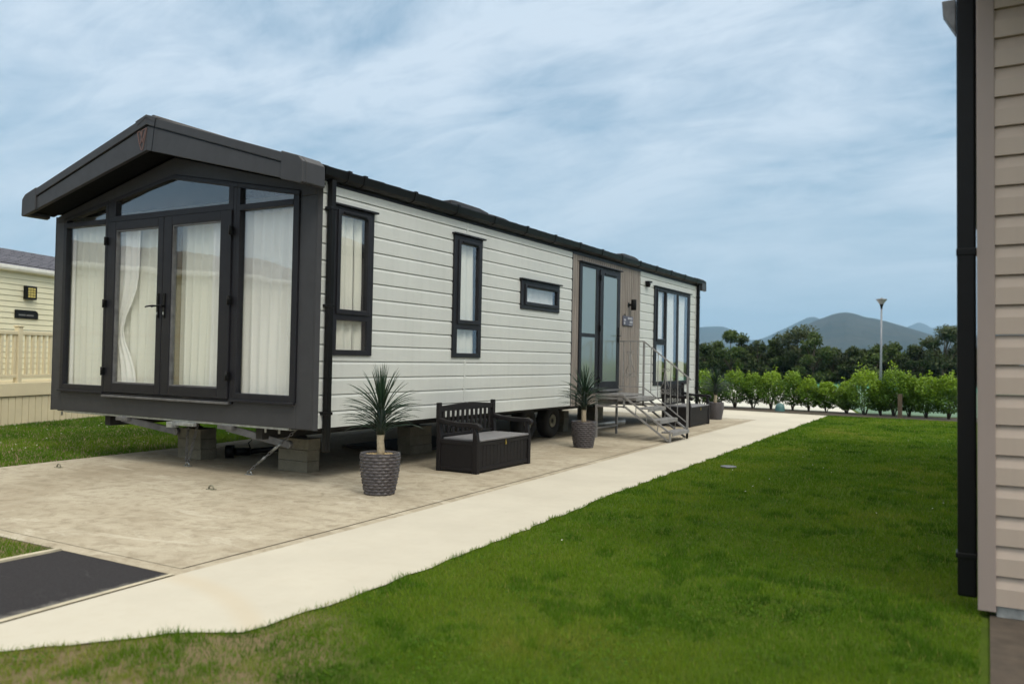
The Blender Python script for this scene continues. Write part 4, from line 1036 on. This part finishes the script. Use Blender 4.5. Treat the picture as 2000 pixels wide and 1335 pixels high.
# ------------------------------------------------------------------ foliage
def leafmesh(name, C_, S_, m, tint, flat=.0):
    n = len(C_); nrm = rng.normal(size=(n, 3)); nrm[:, 2] += flat; nrm /= np.linalg.norm(nrm, axis=1)[:, None]
    a = np.cross(nrm, rng.normal(size=(n, 3))); a /= np.linalg.norm(a, axis=1)[:, None]; b = np.cross(nrm, a)
    S = S_[:, None]; V = np.stack([C_-a*S, C_+b*S*.45-nrm*S*.1, C_+a*S, C_-b*S*.45-nrm*S*.1], 1)
    return fast_mesh(name, V.reshape(-1, 3), np.arange(n*4).reshape(-1, 4), m, False, tint)
def part_obj(name, me, parent):
    o = bpy.data.objects.new(name, me); COL.objects.link(o); o.parent = parent; return o
def bush(px, ydepth, h, w_, label, sprig=0):
    h *= random.uniform(.93, 1.06); w_ *= random.uniform(1.2, 1.42); hue = random.uniform(-.12, .10); p = at(px, ydepth); t = empty('hedge_bush', p, 0, label, 'bush', 'young hedge bushes in a row beyond the lawn')
    cs = []; tn = []
    nst = random.randint(6, 9); tops = []
    for k in range(nst):
        a = random.random()*6.28; r_ = w_*.5*math.sqrt(random.random())*.85; tops.append((r_*math.cos(a), r_*math.sin(a), h*random.uniform(.78, 1.0)))
    for k in range(sprig): a = random.random()*6.28; tops.append((.18*w_*math.cos(a), .18*w_*math.sin(a), h*random.uniform(1.1, 1.28)))
    b = MB()
    for (x, y, z) in tops: b.tube([(x*.1, y*.1, 0), (x*.55, y*.55, h*.35), (x, y, z*.9)], [.014, .009, .004], 5)
    b.build('stem', M['bark'], t)
    n = 3700
    zf = .14+.86*rng.random(n)**.75; th = rng.random(n)*6.283
    prof = np.interp(zf, [.1, .3, .6, .85, 1.0], [.45, .9, 1.0, .85, .5]); lump = 1+.24*np.sin(th*3+zf*9+random.random()*6)+.12*np.sin(th*2-zf*17)
    rr = prof*lump*w_*.5*(.35+.65*rng.random(n)**.5)
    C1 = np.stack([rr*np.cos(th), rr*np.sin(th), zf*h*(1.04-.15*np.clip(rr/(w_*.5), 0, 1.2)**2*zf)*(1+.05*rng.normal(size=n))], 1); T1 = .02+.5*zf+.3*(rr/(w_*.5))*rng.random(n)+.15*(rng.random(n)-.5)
    C2 = []
    for (x, y, z) in tops:
        for q in range(34): u = random.random(); C2.append((x*(.7+.3*u)+random.gauss(0, .028), y*(.7+.3*u)+random.gauss(0, .028), z*(.55+.47*u)))
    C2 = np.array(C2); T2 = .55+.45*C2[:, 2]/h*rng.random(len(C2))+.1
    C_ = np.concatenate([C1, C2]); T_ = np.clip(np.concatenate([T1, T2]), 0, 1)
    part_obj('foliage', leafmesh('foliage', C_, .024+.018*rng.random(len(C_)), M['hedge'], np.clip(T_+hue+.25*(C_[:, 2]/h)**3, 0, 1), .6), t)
# px, distance, height, width
BS = [(1372, 25.6, 1.05, .75, 0), (1395, 25.9, .8, .6, 0), (1437, 25.6, 1.02, .66, 1), (1472, 25.6, .98, .56, 1), (1508, 25.4, 1.02, .60, 1), (1550, 25.3, 1.0, .50, 0), (1581, 25.1, .82, .52, 3), (1615, 25.0, .84, .52, 0), (1655, 24.7, .80, .46, 2), (1690, 24.4, 1.12, .68, 2), (1722, 24.4, .92, .5, 0), (1747, 24.3, 1.10, .70, 2), (1778, 24.3, 1.02, .55, 1), (1811, 24.1, 1.06, .58, 2), (1853, 24.0, 1.08, .56, 3), (1893, 23.9, 1.0, .6, 1)]
LB = ['hedge bush just past the far corner of the grey caravan', 'small hedge bush behind the farthest yucca', 'hedge bush first to the right of the farthest yucca', 'narrow hedge bush second to the right of the farthest yucca', 'rounded hedge bush left of the gap with the small teal dome', 'column-shaped round-topped hedge bush right of the teal dome', 'hedge bush with one tall sprig rising above its low crown', 'low rounded hedge bush right of the tall-sprigged one', 'thin narrow hedge bush where the path meets the lawn corner', 'wide tall hedge bush left of the lamp post', 'hedge bush directly in front of the lamp post', 'widest dark hedge bush just right of the lamp post', 'hedge bush second to the right of the lamp post', 'bushy hedge plant third to the right of the lamp post', 'pale green hedge bush with upright sprigs beside the tan caravan downpipe', 'hedge bush hidden behind the black downpipe of the tan caravan']
for (px, d_, h_, w_, s_), lb in zip(BS[:15], LB): bush(px, d_, h_, w_, lb, s_)
o = MB().lathe([(.13, 0), (.13, .10), (.115, .17), (.07, .22), (.0, .24)], 18).build('bollard_cap', M['teal']); o.location = at(1525, 24.5); tag(o, 'small teal dome standing between two hedge bushes', 'dome')
MB_p = MB().box(-.05, .05, -.05, .05, 0, .62).build('timber_post', M['bark']); MB_p.location = at(1759, 23.6); tag(MB_p, 'short dark timber post between the hedge bushes right of the lamp', 'post')

def tree(px, dist, h, w_, m, label, n=2600, ls=.10, spread=False, low=.0, trunk_h=.35):
    p = at(px, dist); t = empty('tree', p, random.random()*6, label, 'tree', 'trees behind the hedge beyond the teal court')
    b = MB(); b.tube([(0, 0, 0), (.05, .02, h*.3), (.0, .08, h*.62)], [.05*h**.8*.55, .035*h**.8*.55, .02], 7)
    cl = []
    for k in range(random.randint(13, 18)):
        a = random.random()*6.28; q = random.random(); zz_ = h*(low+(.95-low)*q)
        pr = math.sin(min(1, (q*.9+.18))*math.pi)**.6 if not spread else (.35+.65*q if q < .75 else .45)
        r_ = w_*.5*pr*random.uniform(.35, .95); cl.append((r_*math.cos(a), r_*math.sin(a), zz_, w_*random.uniform(.10, .2)))
        b.tube([(0, 0, zz_*.5), (cl[-1][0]*.5, cl[-1][1]*.5, zz_*.75), cl[-1][:3]], [.05, .03, .012], 5)
    b.build('trunk', M['bark'], t)
    cl = np.array(cl); idx = rng.integers(0, len(cl), n); g_ = rng.normal(size=(n, 3)); g_ /= np.linalg.norm(g_, axis=1)[:, None]; g_ *= (rng.random(n)**.45)[:, None]
    C_ = cl[idx, :3]+g_*cl[idx, 3:4]*np.array([1.25, 1.25, .75 if spread else .95])
    tw = rng.random(n) < .08; C_[tw] += rng.normal(size=(tw.sum(), 3))*w_*.035
    C_[:, 2] = np.maximum(C_[:, 2], .1)
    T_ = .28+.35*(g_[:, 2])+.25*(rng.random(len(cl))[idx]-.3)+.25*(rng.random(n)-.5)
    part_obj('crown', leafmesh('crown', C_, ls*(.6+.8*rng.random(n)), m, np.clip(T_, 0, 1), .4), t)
TD, TM, TP = M['tree_dark'], M['tree_mid'], M['tree_pale']
TR = [(1378, 60, 2.6, 2.2, TD, 'dark bushy tree just right of the grey caravan'), (1398, 62, 3.1, 2.4, TM, 'mid green tree behind the farthest yucca'),
 (1427, 60, 3.45, 2.6, TM, 'round-topped bright green tree right of the farthest yucca'), (1449, 63, 3.5, 2.6, TM, 'green tree rising behind the round-topped tree'),
 (1480, 61, 3.0, 2.6, TD, 'dark tree left of the pair of taller spreading trees'), (1512, 63, 3.1, 2.2, TM, 'mid green tree just left of the tall spreading one'),
 (1560, 62, 4.0, 4.0, TP, 'tall pale spreading tree standing out before the big hill'), (1590, 60, 3.5, 2.6, TM, 'green tree at the right flank of the tall spreading one'), (1628, 61, 2.5, 2.4, TD, 'low dark tree in the dip left of the lamp post'),
 (1668, 60, 2.55, 2.2, TD, 'dark tree with a thin spike of twigs left of the lamp post'), (1712, 60, 2.5, 2.6, TM, 'mid green tree behind the lamp post'), (1745, 62, 3.05, 2.6, TM, 'feathery tree right of the lamp post'),
 (1788, 61, 2.6, 2.6, TD, 'dark low tree left of the spreading tree by the downpipe'), (1842, 60, 3.9, 3.6, TP, 'tall spreading tree close to the black downpipe'), (1880, 62, 3.2, 3.0, TD, 'dark tree half hidden by the black downpipe')]
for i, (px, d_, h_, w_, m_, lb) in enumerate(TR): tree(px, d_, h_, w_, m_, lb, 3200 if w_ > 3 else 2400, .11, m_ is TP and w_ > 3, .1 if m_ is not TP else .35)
# dense hedgerow behind the trees: one mass
n = 60000
px_ = rng.uniform(1300, 1990, n); dd = rng.uniform(62.5, 67, n)
hx = (px_-1000)/FPX; dv = rt[None, :]*hx[:, None]+fw[None, :]; dv = dv/np.hypot(dv[:, 0], dv[:, 1])[:, None]
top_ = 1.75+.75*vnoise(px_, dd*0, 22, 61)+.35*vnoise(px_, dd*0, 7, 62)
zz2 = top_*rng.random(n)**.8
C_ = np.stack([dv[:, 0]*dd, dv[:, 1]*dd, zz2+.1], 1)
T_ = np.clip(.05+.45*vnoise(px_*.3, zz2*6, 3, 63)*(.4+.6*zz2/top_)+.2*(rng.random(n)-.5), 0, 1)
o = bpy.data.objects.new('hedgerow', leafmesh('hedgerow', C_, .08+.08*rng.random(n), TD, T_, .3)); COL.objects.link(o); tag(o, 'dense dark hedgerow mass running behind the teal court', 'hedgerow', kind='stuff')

# clover rosettes in the lawn
cc = []
for k in range(150):
    dd = 3.2+9*random.random()**1.3; an = YAW-random.uniform(-R(30), R(31)); x = -dd*math.sin(an); y = dd*math.cos(an)
    if x < lerp(y, EDGE)+.12 or (x > -.15 and y < 5.3): continue
    sp = random.uniform(.04, .16)
    for q in range(int(sp*900)): cc.append((x+random.gauss(0, sp), y+random.gauss(0, sp*.8), .022+.014*random.random()))
cc = np.array(cc)
cc = cc[cc[:, 0] > np.interp(cc[:, 1], ey, ex)+.02]
o = bpy.data.objects.new('clover', leafmesh('clover', cc, .006+.005*rng.random(len(cc)), M['grass'], .12+.42*rng.random(len(cc)), 2.5)); COL.objects.link(o); tag(o, 'low dark clover leaves growing in patches through the lawn', 'clover', kind='stuff')

# ------------------------------------------------------------------ street lamp
lp = empty('street_lamp', at(1721, 35), 0, 'pale street lamp post with a flared conical head in front of the hill', 'street lamp')
MB().tube([(0, 0, 0), (0, 0, 3.56)], [.046, .034], 12).build('pole', M['white_metal'], lp)
MB().lathe([(.036, 3.54), (.04, 3.60), (.06, 3.68), (.075, 3.72)], 16).build('collar', M['black_plastic'], lp)
MB().lathe([(.075, 3.72), (.12, 3.80), (.20, 3.895)], 24).build('lamp_shade', plain('smoky diffuser', (.26, .24, .25), .4), lp)
MB().lathe([(.205, 3.892), (.21, 3.905), (.12, 3.935), (.035, 3.945), (.028, 3.97), (.001, 3.975)], 24).build('cap', M['galv_dull'], lp)

# ------------------------------------------------------------------ hills
def hill(name, dist, pts, depth, seed):
    """ridge of real height: crest profile by bearing, falling to the plain in front and behind"""
    xs = np.array([p[0] for p in pts], float); hs = np.array([(p[2] if len(p) > 2 else p[1]) for p in pts], float)
    nx, ny = 160, 26; gx = np.linspace(xs[0], xs[-1], nx); crest = np.interp(gx, xs, hs)
    k = np.ones(5)/5; crest = np.convolve(np.pad(crest, 2, mode='edge'), k, 'valid')
    V = []
    for j in range(ny):
        v = j/(ny-1); dd_ = dist-depth*(1-v) if v < .7 else dist-depth*.3+depth*(v-.7)*1.5
        s = (v/.7)**.75 if v <= .7 else max(0, 1-((v-.7)/.3)**1.2)
        for i in range(nx):
            hx_ = (gx[i]-1000)/FPX; q = rt*hx_+fw; q = q/math.hypot(q[0], q[1])
            nz = vnoise(np.array([gx[i]]), np.array([j*9.0]), 14, seed)[0]-.5
            V.append((q[0]*dd_, q[1]*dd_, max(-.5, crest[i]*s*dist/FPX*(1+.12*nz*(1-s)*1.5)-.5)))
    F = np.array([(j*nx+i, j*nx+i+1, (j+1)*nx+i+1, (j+1)*nx+i) for j in range(ny-1) for i in range(nx-1)])
    me = fast_mesh(name, np.array(V), F, M['hill'], True); o = bpy.data.objects.new(name, me); COL.objects.link(o); return tag(o, kind='structure')
# (bearing px, pixels above horizon)
hill('hills', 3000, [(1430, 0), (1475, 12), (1500, 27), (1519, 38), (1558, 58), (1592, 73), (1615, 80), (1631, 85), (1650, 87), (1668, 85), (1687, 79), (1705, 77), (1726, 73), (1760, 65), (1790, 58), (1816, 51), (1850, 47), (1880, 49), (1930, 48), (1990, 52), (2060, 0)], 1100, 71)
hill('far_hills', 5200, [(1150, 0), (1230, 40), (1300, 56), (1364, 62), (1400, 64), (1418, 63), (1435, 54), (1450, 46), (1462, 40), (1480, 41), (1500, 47), (1513, 53), (1547, 67), (1572, 78), (1583, 82), (1597, 80), (1650, 50), (1720, 40), (1800, 0)], 1500, 72)
hill('distant_hills', 7600, [(1700, 20), (1740, 52), (1774, 67), (1794, 74), (1808, 70), (1822, 63), (1834, 70), (1850, 60), (1864, 70), (1885, 60), (1950, 40), (2050, 10)], 1600, 73)
